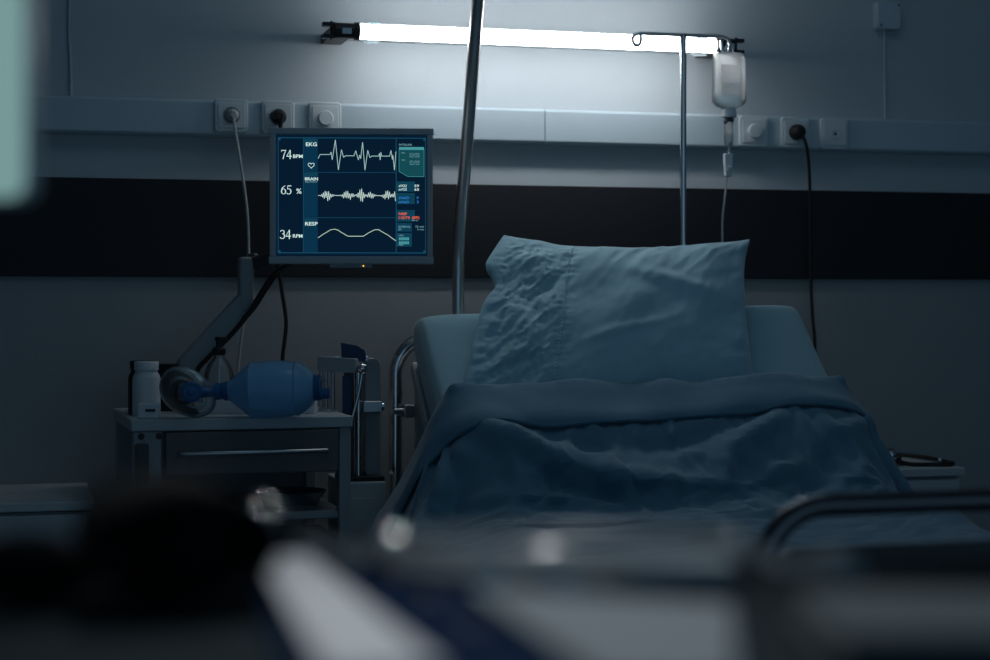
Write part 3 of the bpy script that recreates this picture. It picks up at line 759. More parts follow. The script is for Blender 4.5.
# stethoscope on it
zt = c1.z
def on(X, y, lift=0.004): p = PH(X, y, zt + lift); return p
t = thing('stethoscope', 'dark stethoscope coiled on the cabinet beside the bed', 'stethoscope', on(915, 461, 0))
b = MB(); b.tube([on(886, 456.5, .006), on(899, 455, .010), on(915, 456, .010), on(932, 458.5, .008), on(945, 461.5, .006), on(953, 463.6, .005), on(947, 464.6, .005), on(930, 464.5, .005), on(912, 464.3, .005), on(898, 461.5, .006), on(886, 460, .006)], 0.0052, smooth=6, n=10); b.build('tubing', M['rubber'], t)
b = MB(); b.tube([on(899, 455.5, .014), on(899, 459, .014), on(898, 461.0, .014)], 0.0065, smooth=3, n=10); b.build('yoke', M['rubber'], t)
q = on(889, 453, 0.022); b = MB(); b.lathe([(-.008, 0.017), (0.0, 0.019), (0.008, 0.014), (0.010, 0.008)], q, (-.3, -.4, 1), 22); b.build('chest_piece', M['chrome'], t)
b = MB(); b.ball(on(940, 460.0, .016), 0.006, 8); b.build('ear_tip', M['chrome'], t)
# clear crumpled cup beside it
q = on(878, 458, 0.0)
t = thing('plastic_cup', 'small clear plastic cup half hidden behind the bed sheet', 'cup', q)
b = MB(); b.lathe([(0, 0.012), (0.0, 0.0125), (0.014, 0.015), (0.024, 0.019), (0.031, 0.025), (0.032, 0.0245), (0.024, 0.018), (0.014, 0.014), (0.002, 0.0115)], q, (0.25, 0, 1), 24); b.build('cup', M['maskrim'], t)

# ------------------------------------------------------------------ trolley
TR = math.radians(2.0)
c = PZ(131, 420, 3.75); TZ = c.z
TWD, TDP = 0.475, 0.43
trolley = thing('medical_trolley', 'grey medical trolley with one drawer standing left of the bed', 'trolley', (c.x, c.y, 0), TR)
RT = Matrix.Rotation(TR, 3, 'Z')
def T(x, y, z): return Vector((c.x, c.y, 0)) + RT @ Vector((x, y, z))      # trolley-local: x right, y to the wall
def tbox(name, m, ctr, dim, parent=trolley, bevel=0.003):
    b = MB(); b.box(T(*ctr), dim, RT); return b.build(name, m, parent, bevel=bevel)
tbox('top', M['trolley_top'], (TWD/2, TDP/2, TZ - 0.0125), (TWD, TDP, 0.025))
tbox('body', M['trolley'], (TWD/2 + 0.02, TDP/2 + 0.012, TZ - 0.07), (TWD - 0.05, TDP - 0.035, 0.088))
dr = tbox('drawer', M['drawer'], (TWD/2 + 0.02, 0.010, TZ - 0.074), (0.372, 0.02, 0.092))
b = MB(); hp = [T(0.100, -0.001, TZ - 0.072), T(0.102, -0.020, TZ - 0.072), T(0.11, -0.026, TZ - 0.072), T(0.408, -0.026, TZ - 0.072), T(0.416, -0.020, TZ - 0.072), T(0.418, -0.001, TZ - 0.072)]
b.tube(hp, 0.0048, n=10); b.build('handle', M['steel'], dr)
for (lx, w) in ((0.035, 0.06), (TWD - 0.016, 0.026)):
    for ly in (0.025, TDP - 0.025):
        lg = tbox('leg', M['trolley'], (lx, ly, (TZ - 0.025 + 0.09) / 2), (w, 0.035, TZ - 0.115))
        b = MB(); p = T(lx, ly, 0.045); b.lathe([(-0.014, 0.040), (-0.010, 0.045), (0.010, 0.045), (0.014, 0.040)], p, RT @ Vector((1, 0, 0)), 22); b.build('caster', M['rubber'], lg)
        if ly < 0.1 and lx < 0.1:
            for sx in (-0.013, 0.024):
                b = MB(); b.lathe([(0, 0.007), (0.003, 0.006)], T(lx + sx, 0.0075, TZ - 0.036), RT @ Vector((0, -1, 0)), 14); b.build('bolt', M['black'], lg)
            b = MB(); b.rbox(T(lx - 0.012, 0.004, TZ - 0.095), (0.028, 0.012, 0.09), 0.006, RT); b.build('latch', M['darkgrey'], lg, bevel=0.002)
SHZ = TZ - 0.215
tbox('shelf', M['trolley'], (TWD/2, TDP/2, SHZ), (TWD - 0.03, TDP - 0.04, 0.018))
tbox('shelf', M['trolley'], (TWD/2, TDP/2, 0.22), (TWD - 0.03, TDP - 0.04, 0.018))
tbox('back_panel', M['trolley'], (TWD/2, TDP - 0.012, (TZ - 0.115)/2 + 0.1), (TWD - 0.06, 0.008, TZ - 0.33))
# things on the shelf
p = T(0.37, 0.17, SHZ + 0.009); t = thing('kidney_tray', 'pale tray lying on the trolley shelf above a blue bin', 'tray', p)
b = MB(); b.lathe([(0, 0.055), (0.0, 0.06), (0.028, 0.078), (0.030, 0.080), (0.028, 0.076), (0.004, 0.056)], p, (0, 0, 1), 28); b.build('tray', M['steel'], t)
p = T(0.35, 0.18, 0.229); b = MB(); b.prism([(-0.10, 0), (0.10, 0), (0.115, 0.40), (-0.115, 0.40)], 0.26, p, RT); tag(b.build('waste_bin', M['navy'], bevel=0.006), 'dark blue bin standing on the lowest trolley shelf', 'bin')

# --- things on top of the trolley
zt2 = TZ
def onT(X, y): return PH(X, y, zt2)
q = onT(146.5, 415.5); k = (q - Vector((0, -DIST, EYE))).dot(Vector((SN, CS, 0))) / F
def px(n): return n * k
def pill_bottle(q, k, m, label, body=12.5):
    t = thing('pill_bottle', label, 'bottle', q)
    r = body * k; h = 54 * k
    b = MB(); b.lathe([(0, r * .9), (0.002, r), (h * .68, r), (h * .74, r * .93), (h * .80, r * .80), (h * .84, r * .78)], q, (0, 0, 1), 32); b.build('body', m, t)
    b = MB(); b.lathe([(h * .84, r * .84), (h * .845, r * .87), (h * .985, r * .87), (h, r * .83)], q, (0, 0, 1), 40); b.build('cap', m, t)
    return t
pill_bottle(q, k, M['white'], 'white plastic pill bottle with screw cap at trolley edge', 14.0)
pill_bottle(q + Vector((-0.005, 0.068, 0)), k * 1.0, M['black'], 'black pill bottle hidden right behind the white one', 14.0)
q = onT(149, 418.5) + Vector((0, 0.0, 0)); 
t = thing('pulse_oximeter', 'small white clip device with dark slot before the white bottle', 'oximeter', q)
RC = Matrix.Rotation(-YAW, 3, 'Z')
b = MB(); b.rbox(q + Vector((0, 0.0, px(7.5))), (px(21), 0.022, px(15)), 0.005, RC); ob = b.build('casing', M['white'], t, bevel=0.003)
b = MB(); b.rbox(q + RC @ Vector((0.005, -0.012, px(8.2))), (px(9.5), 0.002, px(2.6)), 0.001, RC); b.build('slot', M['black'], t)
q = onT(167, 411.5); b = MB(); b.rbox(q + Vector((0, 0.03, px(24.5))), (px(21.5), 0.06, px(49)), 0.003, RC); tag(b.build('carton', M['black'], bevel=0.002), 'black upright carton between the pill bottle and face mask', 'carton')

# pump bottle
q = onT(219, 412); k2 = 4.02 / F
t = thing('pump_bottle', 'clear pump bottle of sanitiser with black pump behind the blue bag', 'bottle', q)
pb_ = [(0, 14.0), (1, 15.2), (30, 15.2), (40, 14.2), (48, 11.0), (54, 6.2), (56, 4.8), (60, 4.6)]
b = MB(); b.lathe([(h * k2, r * k2) for h, r in pb_], q, (0, 0, 1), 32); bb = b.build('bottle', M['clear'], t)
b = MB(); b.lathe([(h * k2, r * k2) for h, r in ((1.5, 14.3), (25, 14.3), (25.5, 14.2))], q, (0, 0, 1), 32); b.build('gel', M['gel'], bb)
b = MB(); b.lathe([(h * k2, r * k2) for h, r in ((57, 6.4), (58, 6.8), (63, 6.8), (64.5, 5.6), (65, 3.0), (71, 3.0), (71.3, 4.2), (74.5, 4.4), (75.2, 3.6))], q, (0, 0, 1), 24)
b.box(q + RC @ Vector((0.008, -0.004, 73.3 * k2)), (0.018, 0.008, 0.006), RC); b.build('pump', M['black'], t)
b = MB(); b.lathe([(6 * k2, 0.0022), (58 * k2, 0.0022)], q, (0, 0, 1), 8); b.build('dip_tube', M['white'], t)

# white carton lying behind the bag
q = onT(264, 414.5) + Vector((0, 0.05, 0))
b = MB(); b.box(q + Vector((0, 0, 0.019)), (0.245, 0.065, 0.038), RC); tag(b.build('carton', M['white'], bevel=0.0015), 'long flat white carton lying behind the blue bag', 'carton')

# resuscitator: axis seen in the photo from mask to tail, at one depth
ZB = 3.80
o0 = PZ(228, 391, ZB); o1 = PZ(322, 387.5, ZB); ax = (o1 - o0).normalized(); kb = ZB / F
lift = TZ + 29.0 * kb - (o0.z + o1.z) / 2
# depth chosen so that the bag lies on the trolley top
ZB = (EYE - TZ) * F / (417.5 - HOR); kb = ZB / F
o0 = PZ(228, 391, ZB); o1 = PZ(322, 387.5, ZB); ax = (o1 - o0).normalized()
t = thing('resuscitator_bag', 'blue translucent squeeze bag resuscitator with clear mask lying on the trolley', 'resuscitator', PZ(270, 417.5, ZB))
def L(X): return (X - 228) * kb
prof_b = [(-3, 8.0), (-1, 9.0), (0, 9.2), (4, 12), (12, 18.5), (19, 24.5), (22, 27.3), (24, 28.3), (26, 27.6), (32, 28.3), (45, 28.6), (58, 28.3), (64, 27.3), (67, 26.6), (69, 27.6), (71, 26.6), (78, 22.5), (84, 17.5), (86, 14.0)]
b = MB(); b.lathe([(h * kb, r * kb) for h, r in prof_b], o0, ax, 48); b.build('bag', M['bluebag'], t)
b = MB(); b.lathe([(h * kb, r * kb) for h, r in ((-14, 4.5), (-13, 8.6), (-7, 8.6), (-6.5, 7.4), (-3, 9.6), (1, 9.6), (2, 8))], o0, ax, 30); b.build('neck_connector', M['bluepl'], t)
b = MB(); b.lathe([(h * kb, r * kb) for h, r in ((85, 11), (85.5, 13.2), (87.5, 13.2), (88, 12), (88.5, 13.2), (90.5, 13.2), (91, 12), (91.5, 13.2), (93, 13), (93.5, 9))], o0, ax, 30); tv = b.build('tail_valve', M['bluepl'], t)
q = PZ(322, 393.5, ZB); b = MB(); b.lathe([(-4 * kb, 5.4 * kb), (7.5 * kb, 5.6 * kb), (7.6 * kb, 4.2 * kb), (2 * kb, 4.2 * kb)], q, ax, 20); b.build('reservoir_port', M['bluepl'], tv)
q = PZ(322, 381, ZB); b = MB(); b.lathe([(-2 * kb, 1.6 * kb), (5 * kb, 1.6 * kb)], q, ax, 12); b.build('oxygen_nipple', M['clear'], tv)
# patient valve + mask (mask axis points towards the viewer)
vc = PZ(191, 392, ZB - 0.066); cam = Vector((0, -DIST, EYE)); vd = (cam - vc).normalized()
md_ = (vd + Vector((0.05, 0, 0.05))).normalized()
b = MB(); b.tube([o0 + ax * (-12 * kb), o0 + ax * (-20 * kb) + vd * 0.012, o0 + ax * (-28 * kb) + vd * 0.036, vc - vd * 0.004], 0.0125, smooth=4, n=18); b.build('elbow', M['bluepl'], t)
b = MB(); b.lathe([(h * kb, r * kb) for h, r in ((-7, 8), (-6, 10.3), (3, 10.5), (4, 9.5), (4.5, 7.5), (3.5, 7.0), (3.5, 4.4), (5.5, 4.2), (6, 3.5), (6.2, 0))], vc, md_, 32); b.build('patient_valve', M['bluepl'], t)
# clear mask: tilted teardrop cup, rim nearest the viewer? dome behind the rim
mc = PZ(183.5, 391.5, ZB - 0.030); Rm = frame_from(Vector((CS, -SN, 0)), Vector((0, 0, 1)))
def mring(sx, sz, back, tilt=-0.62, n=48):
    out = []
    for q_ in range(n):
        a = 2 * PI * q_ / n; r = 1 + 0.12 * math.cos(a - 0.4)
        x = sx * math.cos(a) * r; z = sz * math.sin(a)
        x, z = x * math.cos(tilt) - z * math.sin(tilt), x * math.sin(tilt) + z * math.cos(tilt)
        out.append(mc + Rm @ Vector((x, back, z)))
    return out
rings = [mring(28*kb, 20*kb, 0.030), mring(30*kb, 22.5*kb, 0.022), mring(29.5*kb, 22*kb, 0.012), mring(26*kb, 19*kb, 0.006), mring(21*kb, 15*kb, -0.006), mring(15*kb, 12*kb, -0.016), mring(9*kb, 9*kb, -0.022)]
b = MB(); n = 48
for r in rings: b.v += r
for i in range(len(rings) - 1):
    for q_ in range(n): b.f.append((i*n+q_, i*n+(q_+1) % n, (i+1)*n+(q_+1) % n, (i+1)*n+q_)); b.mi.append(0)
mk = b.build('mask', M['clear'], t, solid=0.0015)
b = MB(); b.tube(mring(28.5*kb, 20.8*kb, 0.020), 0.0048, n=12, closed=True); b.tube(mring(22.5*kb, 15.5*kb, 0.004), 0.0016, n=8, closed=True); b.build('mask_cushion', M['maskrim'], mk)
for (X, y) in ((187.5, 380.5), (178.5, 395.5), (193, 404.8)):
    q = PZ(X, y, ZB - 0.052); b = MB(); b.rbox(q, (0.0055, 0.003, 0.0042), 0.0015, RC); b.build('hook_ring_lug', M['red'], mk)

# ------------------------------------------------------------------ monitor on its arm
MYAW = math.radians(-12.4); MZ = 3.97; KM = MZ / F
mc0 = PZ(351.5, 196, MZ)
mon = thing('patient_monitor', 'grey framed patient monitor showing glowing heart, brain and breathing traces', 'monitor', mc0 - Vector((0, 0, 0.15)), MYAW)
RM = Matrix.Rotation(MYAW, 3, 'Z')
def S(X, y, d=0.0): return mc0 + RM @ Vector(((X - 351.5) * KM / 1.004, -d, (196 - y) * KM))
def Sbox(b, X0, y0, X1, y1, d0, d1):
    p = S((X0+X1)/2, (y0+y1)/2, (d0+d1)/2); b.box(p, (abs(X1-X0)*KM/0.994, abs(d1-d0), abs(y1-y0)*KM), RM)
def Srect(b, X0, y0, X1, y1, d):
    b.add([S(X0, y1, d), S(X1, y1, d), S(X1, y0, d), S(X0, y0, d)], [(0, 1, 2, 3)])
b = MB(); Sbox(b, 270, 128.5, 433, 135, -0.02, 0.012); Sbox(b, 270, 256.5, 433, 264, -0.02, 0.012); Sbox(b, 270, 135, 276.2, 256.5, -0.02, 0.012); Sbox(b, 427.2, 135, 433, 256.5, -0.02, 0.012)
b.build('bezel', M['bezel'], mon, bevel=0.002)
b = MB(); Sbox(b, 272, 130, 431, 262, -0.045, -0.018); Sbox(b, 300, 150, 400, 245, -0.07, -0.045); b.build('back_housing', M['bezel'], mon, bevel=0.004)
b = MB(); Sbox(b, 330, 262.5, 372, 267.5, -0.01, 0.006); bp = b.build('button_strip', M['grey'], mon, bevel=0.001)
M['led'] = emit('amber_led', (1.0, 0.55, 0.05), 1.6)
b = MB(); b.ball(S(363.5, 266, 0.006), 0.0016, 8); b.build('indicator', M['led'], bp)
b = MB()
for (x_, y_) in ((392, 128.3), (404, 128.3), (416, 128.3)): Sbox(b, x_-3, 128.0, x_+3, 128.7, -0.012, -0.004)
b.build('top_buttons', M['steel'], mon)
SCR = lambda n_, c_, s_: emit(n_, c_, s_)
M['s_bg'] = SCR('screen_glow', (0.0014, 0.0095, 0.025), 1.0)
M['s_panel'] = SCR('screen_panel', (0.002, 0.030, 0.066), 1.0)
M['s_panel2'] = SCR('screen_panel_bright', (0.004, 0.048, 0.085), 1.0)
M['s_line'] = SCR('screen_line', (0.007, 0.062, 0.115), 1.0)
M['s_text'] = SCR('screen_text', (0.62, 0.82, 0.80), 1.0)
M['s_textd'] = SCR('screen_text_dim', (0.20, 0.42, 0.46), 1.0)
M['s_wave'] = SCR('screen_wave', (0.36, 0.58, 0.57), 1.0)
M['s_wave2'] = SCR('screen_wave_bright', (0.62, 0.78, 0.74), 1.0)
M['s_resp'] = SCR('screen_resp_wave', (0.50, 0.66, 0.52), 1.0)
M['s_teal'] = SCR('screen_teal_box', (0.006, 0.065, 0.082), 1.0)
M['s_tealh'] = SCR('screen_teal_header', (0.06, 0.30, 0.33), 1.0)
M['s_blue'] = SCR('screen_blue_text', (0.03, 0.22, 0.65), 1.0)
M['s_red'] = SCR('screen_red_text', (0.85, 0.13, 0.06), 1.0)
b = MB(); Srect(b, 276, 134.8, 427.4, 256.7, 0.004); scr = b.build('screen', M['s_bg'], mon)
D1, D2, D3 = 0.0044, 0.0048, 0.0052
def sub(name, m, b): return b.build(name, m, scr, smooth=False)
b = MB()
for y0, y1 in ((139, 172), (173, 217), (218.5, 252.5)): Srect(b, 304, y0, 317.8, y1, D1)
sub('caption_column', M['s_panel'], b)
b = MB()
for y0, y1 in ((139, 143), (173, 176.5), (218.5, 222)): Srect(b, 304, y0, 317.8, y1, D2)
sub('caption_heads', M['s_panel2'], b)
for y0, y1, x1 in ((181.5, 191.5, 415), (193, 204, 415), (210, 221.5, 415), (223, 231.5, 412), (233, 246.5, 412)):
    b = MB(); Srect(b, 396.7, y0, x1, y1, D1); sub('figure_box', M['s_panel2'], b)
b = MB()
def hl(x0, x1, y, w=0.5): Srect(b, x0, y - w, x1, y + w, D2)
def vl(x, y0, y1, w=0.4): Srect(b, x - w, y0, x + w, y1, D2)
hl(278, 426, 138.2, .45); hl(278, 426, 252.9, .5); vl(278.4, 138, 253, .35); vl(425.7, 138, 253, .3); vl(303.6, 138, 253, .35); vl(396.3, 138, 253, .4)
hl(304, 396.5, 172.6, .25); hl(304, 396.5, 217.8, .25)
for (x, y) in ((279.5, 139.5), (279.5, 251.8), (424.8, 139.5), (424.8, 251.8)): Srect(b, x - 1.3, y - 1.3, x + 1.3, y + 1.3, D2)
sub('grid_lines', M['s_line'], b)
def stext(b, txt, X, y, h, w=None, d=D3, bold=0.0, align='LEFT'):
    """y = baseline, h = capital height in photo pixels, w = wanted width"""
    size = h * KM / 0.70
    vs, fs = text_mesh(txt, size, 'LEFT', bold)
    xs = [v.x for v in vs]; wid = max(xs) - min(xs); kx = (w * KM / wid) if w else 1
    o = S(X, y, d); ex = RM @ Vector((1, 0, 0)); mn = min(xs)
    b.add([o + ex * ((v.x - mn) * kx) + Vector((0, 0, v.y)) for v in vs], fs)
def ribbon(b, pts, w, d=D3):
    for (p, q_) in zip(pts[:-1], pts[1:]):
        w0 = p[2] if len(p) > 2 else w; w1 = q_[2] if len(q_) > 2 else w
        dx, dy = q_[0] - p[0], q_[1] - p[1]; l = math.hypot(dx, dy) or 1; nx, ny = -dy / l, dx / l
        ex_, ey_ = dx / l * 0.12, dy / l * 0.12
        b.add([S(p[0] - ex_ + nx*w0/2, p[1] - ey_ + ny*w0/2, d), S(q_[0] + ex_ + nx*w1/2, q_[1] + ey_ + ny*w1/2, d), S(q_[0] + ex_ - nx*w1/2, q_[1] + ey_ - ny*w1/2, d), S(p[0] - ex_ - nx*w0/2, p[1] - ey_ - ny*w0/2, d)], [(0, 1, 2, 3)])
# serif numerals drawn as pen strokes; unit box 5 wide, 9 high
def el(cx, cy, rx, ry, a0, a1, w0, w1, n=14):
    o = []
    for k in range(n + 1):
        a = math.radians(a0 + (a1 - a0) * k / n); wv = w0 + (w1 - w0) * abs(math.cos(a))
        o.append((cx + rx * math.cos(a), cy - ry * math.sin(a), wv))
    return o
DIG = {
 '7': [[(0.3, 0.35, .75), (4.9, 0.35, .75)], [(0.35, 0.1, .4), (0.2, 1.9, .35)], [(4.8, 0.5, .5), (3.0, 4.6, .8), (2.0, 9.0, 1.0)]],
 '4': [[(3.6, 0.0, .5), (0.1, 6.2, .5)], [(0.0, 6.3, .8), (5.2, 6.3, .8)], [(3.6, 0.0, 1.0), (3.6, 9.0, 1.0)]],
 '6': [el(2.5, 6.1, 2.1, 2.65, 0, 360, .35, 1.0, 24), [(4.3, 0.2, .4), (2.4, 1.3, .7), (1.0, 3.2, .95), (0.45, 5.6, 1.0), (0.45, 6.2, 1.0)]],
 '5': [[(1.1, 0.4, .8), (4.7, 0.4, .8)], [(1.2, 0.3, .5), (0.9, 3.6, .6)], [(0.9, 3.6, .7)] + el(2.0, 6.0, 2.4, 2.75, 80, -140, .5, 1.0, 16)],
 '3': [el(2.2, 2.3, 1.9, 2.0, 155, -75, .5, .95, 14), el(2.1, 6.3, 2.35, 2.5, 85, -150, .5, 1.0, 16)],
}
def number(b, txt, X, y, h, wd):
    for q_, ch_ in enumerate(txt):
        for stroke in DIG[ch_]:
            ribbon(b, [(X + q_ * wd * 1.12 + p[0] * wd / 5.0, y - h + p[1] * h / 9.0, p[2] * wd / 5.0) for p in stroke], 1)
b = MB(); number(b, '74', 281.3, 159.3, 8.8, 4.9); stext(b, 'BPM', 293.2, 158.3, 3.4, 9.6, bold=0.00018); sub('heart_reading', M['s_text'], b)
b = MB(); number(b, '65', 281.3, 194.6, 8.8, 4.9); stext(b, '%', 296.4, 193.8, 5.0, 5.2, bold=0.00018); sub('brain_reading', M['s_text'], b)
b = MB(); number(b, '34', 280.3, 239.0, 8.8, 5.0); stext(b, 'RPM', 293.0, 237.8, 3.4, 9.6, bold=0.00018); sub('breath_reading', M['s_text'], b)
b = MB(); stext(b, 'EKG', 306.0, 146.4, 3.6, 11, bold=0.00022); stext(b, 'BRAIN', 305.0, 180.6, 3.0, 13, bold=0.0002); stext(b, 'RESP', 305.2, 225.6, 3.4, 12.6, bold=0.00022); sub('captions', M['s_text'], b)
b = MB(); stext(b, 'ACTIVITY', 305.2, 183.0, 1.9, 12.5); sub('caption_small', M['s_textd'], b)
b = MB(); hp = []
for k in range(29):
    a = 2 * PI * k / 28; hp.append((311.3 + 3.1 * (16 * math.sin(a)**3) / 16, 165.6 - 2.9 * (13*math.cos(a) - 5*math.cos(2*a) - 2*math.cos(3*a) - math.cos(4*a)) / 16))
ribbon(b, hp, 0.55); sub('heart_symbol', M['s_text'], b)
def CR(x, y): return 260 + x / 4.256, 120 + y / 4.256
ek = [(248, 165), (256, 148), (298, 148), (303, 138), (308, 170), (321, 86), (334, 213), (347, 128), (356, 160), (364, 153), (400, 153), (408, 132), (419, 170), (425, 150), (429, 165), (437, 96), (447, 213), (459, 130), (468, 160), (476, 154), (506, 154), (509, 142), (512, 170), (515, 138), (518, 154), (552, 154), (558, 130), (564, 168), (566, 150), (573, 213), (579, 135)]
b = MB(); ribbon(b, [CR(*q_) for q_ in ek], 0.62); sub('heart_trace', M['s_wave'], b)
random.seed(5); br = []; x = 248.0
while x < 580:
    act = max(math.exp(-((x - 287) / 20)**2), math.exp(-((x - 374) / 22)**2), math.exp(-((x - 432) / 16)**2) * 1.25, math.exp(-((x - 470) / 17)**2) * .8, math.exp(-((x - 545) / 20)**2), math.exp(-((x - 578) / 10)**2))
    br.append((x, 322 + (0 if act < 0.14 else (1 if len(br) % 2 else -1) * act * random.uniform(9, 24)))); x += 3.7
b = MB(); ribbon(b, [CR(*q_) for q_ in br], 0.5); sub('brain_trace', M['s_wave2'], b)
rs = [(248, 502), (270, 486), (285, 478), (300, 468), (318, 465), (332, 469), (352, 482), (375, 495), (440, 495), (460, 482), (475, 474), (490, 467), (505, 467), (522, 477), (545, 490), (560, 501), (579, 514)]
b = MB(); ribbon(b, [CR(*q_) for q_ in rs], 0.62); sub('breath_trace', M['s_resp'], b)
# right-hand column
b = MB(); b.add([S(X, y, D1) for X, y in ((399.2, 147), (424.2, 147), (424.2, 176.5), (408, 176.5), (399.2, 171.5))], [(4, 3, 2, 1, 0)]); sub('chart_box', M['s_teal'], b)
b = MB(); Srect(b, 399.2, 147, 424.2, 149.8, D2); ribbon(b, [(424.2, 149), (424.2, 176.5), (408, 176.5), (399.2, 171.5), (399.2, 149)], 0.4, D2); sub('chart_frame', M['s_tealh'], b)
b = MB(); stext(b, 'SATELLINE.', 399.0, 145.6, 1.9, 13.5)
for y, tx in ((154, 'min. peak'), (155.6, 'lvl 20 mm'), (157.2, 'base value'), (161.5, 'min. base'), (163.1, 'lvl 10 mm'), (164.7, 'zero line')): stext(b, tx, 409.8, y, 1.1, 10)
for y in (153.6, 160.8): stext(b, 'TIME', 401.5, y, 1.3, 3.4)
stext(b, 'INTERVAL', 398.8, 227.6, 1.8, 12); stext(b, 'ET', 398.8, 230.4, 1.8, 3); stext(b, '25 min', 415.5, 227.4, 1.8, 8.5); stext(b, '5 min', 417.5, 230.2, 1.8, 6.5); stext(b, 'MAC', 399, 236.2, 1.5, 5); stext(b, 'MIN', 399, 245.6, 1.5, 4.2); stext(b, '10 min', 412, 221.0, 1.5, 6)
sub('small_print', M['s_textd'], b)
b = MB(); stext(b, 'sVO2', 398.9, 187.0, 2.4, 8, bold=0.0001); stext(b, 'mVO2', 398.9, 190.6, 2.4, 8, bold=0.0001); stext(b, '59', 414.6, 187, 2.4, 4.6, bold=0.0001); stext(b, '65', 414.6, 190.6, 2.4, 4.6, bold=0.0001); sub('oxygen_figures', M['s_text'], b)
b = MB(); stext(b, 'sVeO', 398.9, 199.0, 2.4, 10, bold=0.0001); stext(b, 'mVeO', 398.9, 203.2, 2.4, 10, bold=0.0001); stext(b, '0', 416.8, 199, 2.6, 2); stext(b, '3', 416.8, 203.2, 2.6, 2); sub('carbon_figures', M['s_blue'], b)
b = MB(); stext(b, 'NIBP', 398.9, 215.0, 2.5, 8.2, bold=0.00012); stext(b, '110/79', 398.9, 219.0, 2.6, 11, bold=0.00012); stext(b, '(89)', 412.2, 218.8, 2.6, 7.4, bold=0.00012); sub('pressure_figures', M['s_red'], b)
b = MB()
for y0 in (237.4, 241.4):
    for k in range(5): Srect(b, 399 + k * 2.1, y0, 399 + k * 2.1 + 1.8, y0 + 2.8, D2)
sub('level_blocks', M['s_tealh'], b)

# arm
ay = -0.20
def A(X, y): return P(X, y, ay)
t = thing('monitor_arm', 'grey jointed support arm carrying the monitor above the trolley', 'arm', A(182, 405))
lo, el_, up, ce = A(187, 372), A(243, 306), A(245, 300), A(245.5, 263)
def bar(b, p, q_, w, d):
    d_ = (q_ - p); b.rbox((p + q_) / 2, (w, d, d_.length), w * 0.3, frame_from(d_.cross(Vector((0, 1, 0))), d_))
b = MB(); e0 = A(252, 296); bar(b, A(183, 371), e0, 0.052, 0.05); b.build('lower_arm', M['arm'], t, bevel=0.006)
b = MB(); bar(b, A(246, 312), A(245.5, 257), 0.034, 0.052); b.build('elbow', M['arm'], t, bevel=0.006)
b = MB(); p0 = A(248, 265); p1 = S(330, 240, -0.088); bar(b, p0, p1, 0.030, 0.03); b.build('upper_arm', M['darkgrey'], t, bevel=0.004)
b = MB(); b.rbox(S(335, 215, -0.077), (0.10, 0.012, 0.12), 0.01, RM); b.build('mounting_plate', M['darkgrey'], t, bevel=0.002)
b = MB(); b.lathe([(-0.02, 0.006), (0.012, 0.006), (0.014, 0.004)], A(253.5, 256), (0.3, -1, 0), 14); b.build('screw', M['steel'], t)
cb0 = A(186, 372); bz = TZ
b = MB(); b.lathe([(0, 0.045), (0.012, 0.045), (0.016, 0.026), (cb0.z + 0.018 - bz, 0.026), (cb0.z + 0.022 - bz, 0.022)], (cb0.x, cb0.y, bz), (0, 0, 1), 26); b.build('post', M['arm'], t)
b = MB(); b.tube([S(300, 258, -0.05), P(279, 272, -0.26), P(266, 289, -0.24), P(256, 305, -0.235), P(247, 316, -0.235), P(232, 334, -0.235), P(208, 358, -0.235), P(197, 372, -0.235), P(194, 400, -0.235)], 0.0055, smooth=6, n=10)
b.tube([S(297, 258, -0.05), P(274, 274, -0.27), P(261, 292, -0.25), P(251, 309, -0.245), P(243, 319, -0.240)], 0.0042, smooth=6, n=10)
b.build('cable', M['rubber'], t)

# ------------------------------------------------------------------ bracket device on its pedestal between trolley and bed
q0 = P(345, 482.5, -0.38); q1 = P(387, 482.5, -0.38); pz = q0.z; pxc = (q0.x + q1.x) / 2; pw = q1.x - q0.x
t = thing('pedestal_cabinet', 'narrow pale grey pedestal between the trolley and the bed', 'pedestal', (pxc, -0.26, 0))
b = MB(); b.box((pxc, -0.26, pz / 2), (pw, 0.22, pz - 0.002)); b.build('body', M['palegrey'], t, bevel=0.004)
b = MB(); b.box((pxc, -0.368, pz * 0.5), (pw * 0.86, 0.006, pz * 0.9)); b.build('door', M['palegrey'], t, bevel=0.001)
t = thing('suction_unit', 'steel and grey upright bracket unit holding a blue card, beside trolley', 'device', (pxc, -0.28, pz))
DY = -0.335
def D(X, y, d=DY): return P(X, y, d)
b = MB(); b.rbox((pxc, -0.30, D(365, 478.6).z), (pw * 0.98, 0.12, D(365, 475.5).z - D(365, 481.6).z), 0.004); b.build('base', M['black'], t, bevel=0.002)
def dpost(name, m, X0, X1, y0, y1, d, dep, r=0.004):
    p, q_ = D(X0, y0, d), D(X1, y1, d); b = MB(); b.rbox(((p.x + q_.x) / 2, d, (p.z + q_.z) / 2), (q_.x - p.x, dep, p.z - q_.z), r); return b.build(name, m, t, bevel=0.002)
dpost('column', M['arm'], 363, 378.5, 358, 475.5, -0.29, 0.05, 0.014)
b = MB(); b.tube([D(358.5, 368, -0.335), D(358.5, 475.5, -0.335)], 0.0085, n=18); b.build('chrome_rod', M['chrome'], t)
dpost('dark_rail', M['darkgrey'], 345, 353, 372, 475.5, -0.315, 0.03)
dpost('blue_strip', M['bluecard'], 342.5, 351, 376, 414, -0.338, 0.006, 0.001)
cl_ = dpost('clamp', M['steel'], 362, 381, 401, 412, -0.335, 0.035, 0.003)
b = MB(); p = D(381, 406.5, -0.345); b.lathe([(0, 0.009), (0.006, 0.009)], p, (1, 0, 0), 14); b.build('clamp_knob', M['chrome'], cl_)
b = MB(); a0, a1 = D(319, 363, -0.30), D(357, 366, -0.345); d_ = a1 - a0
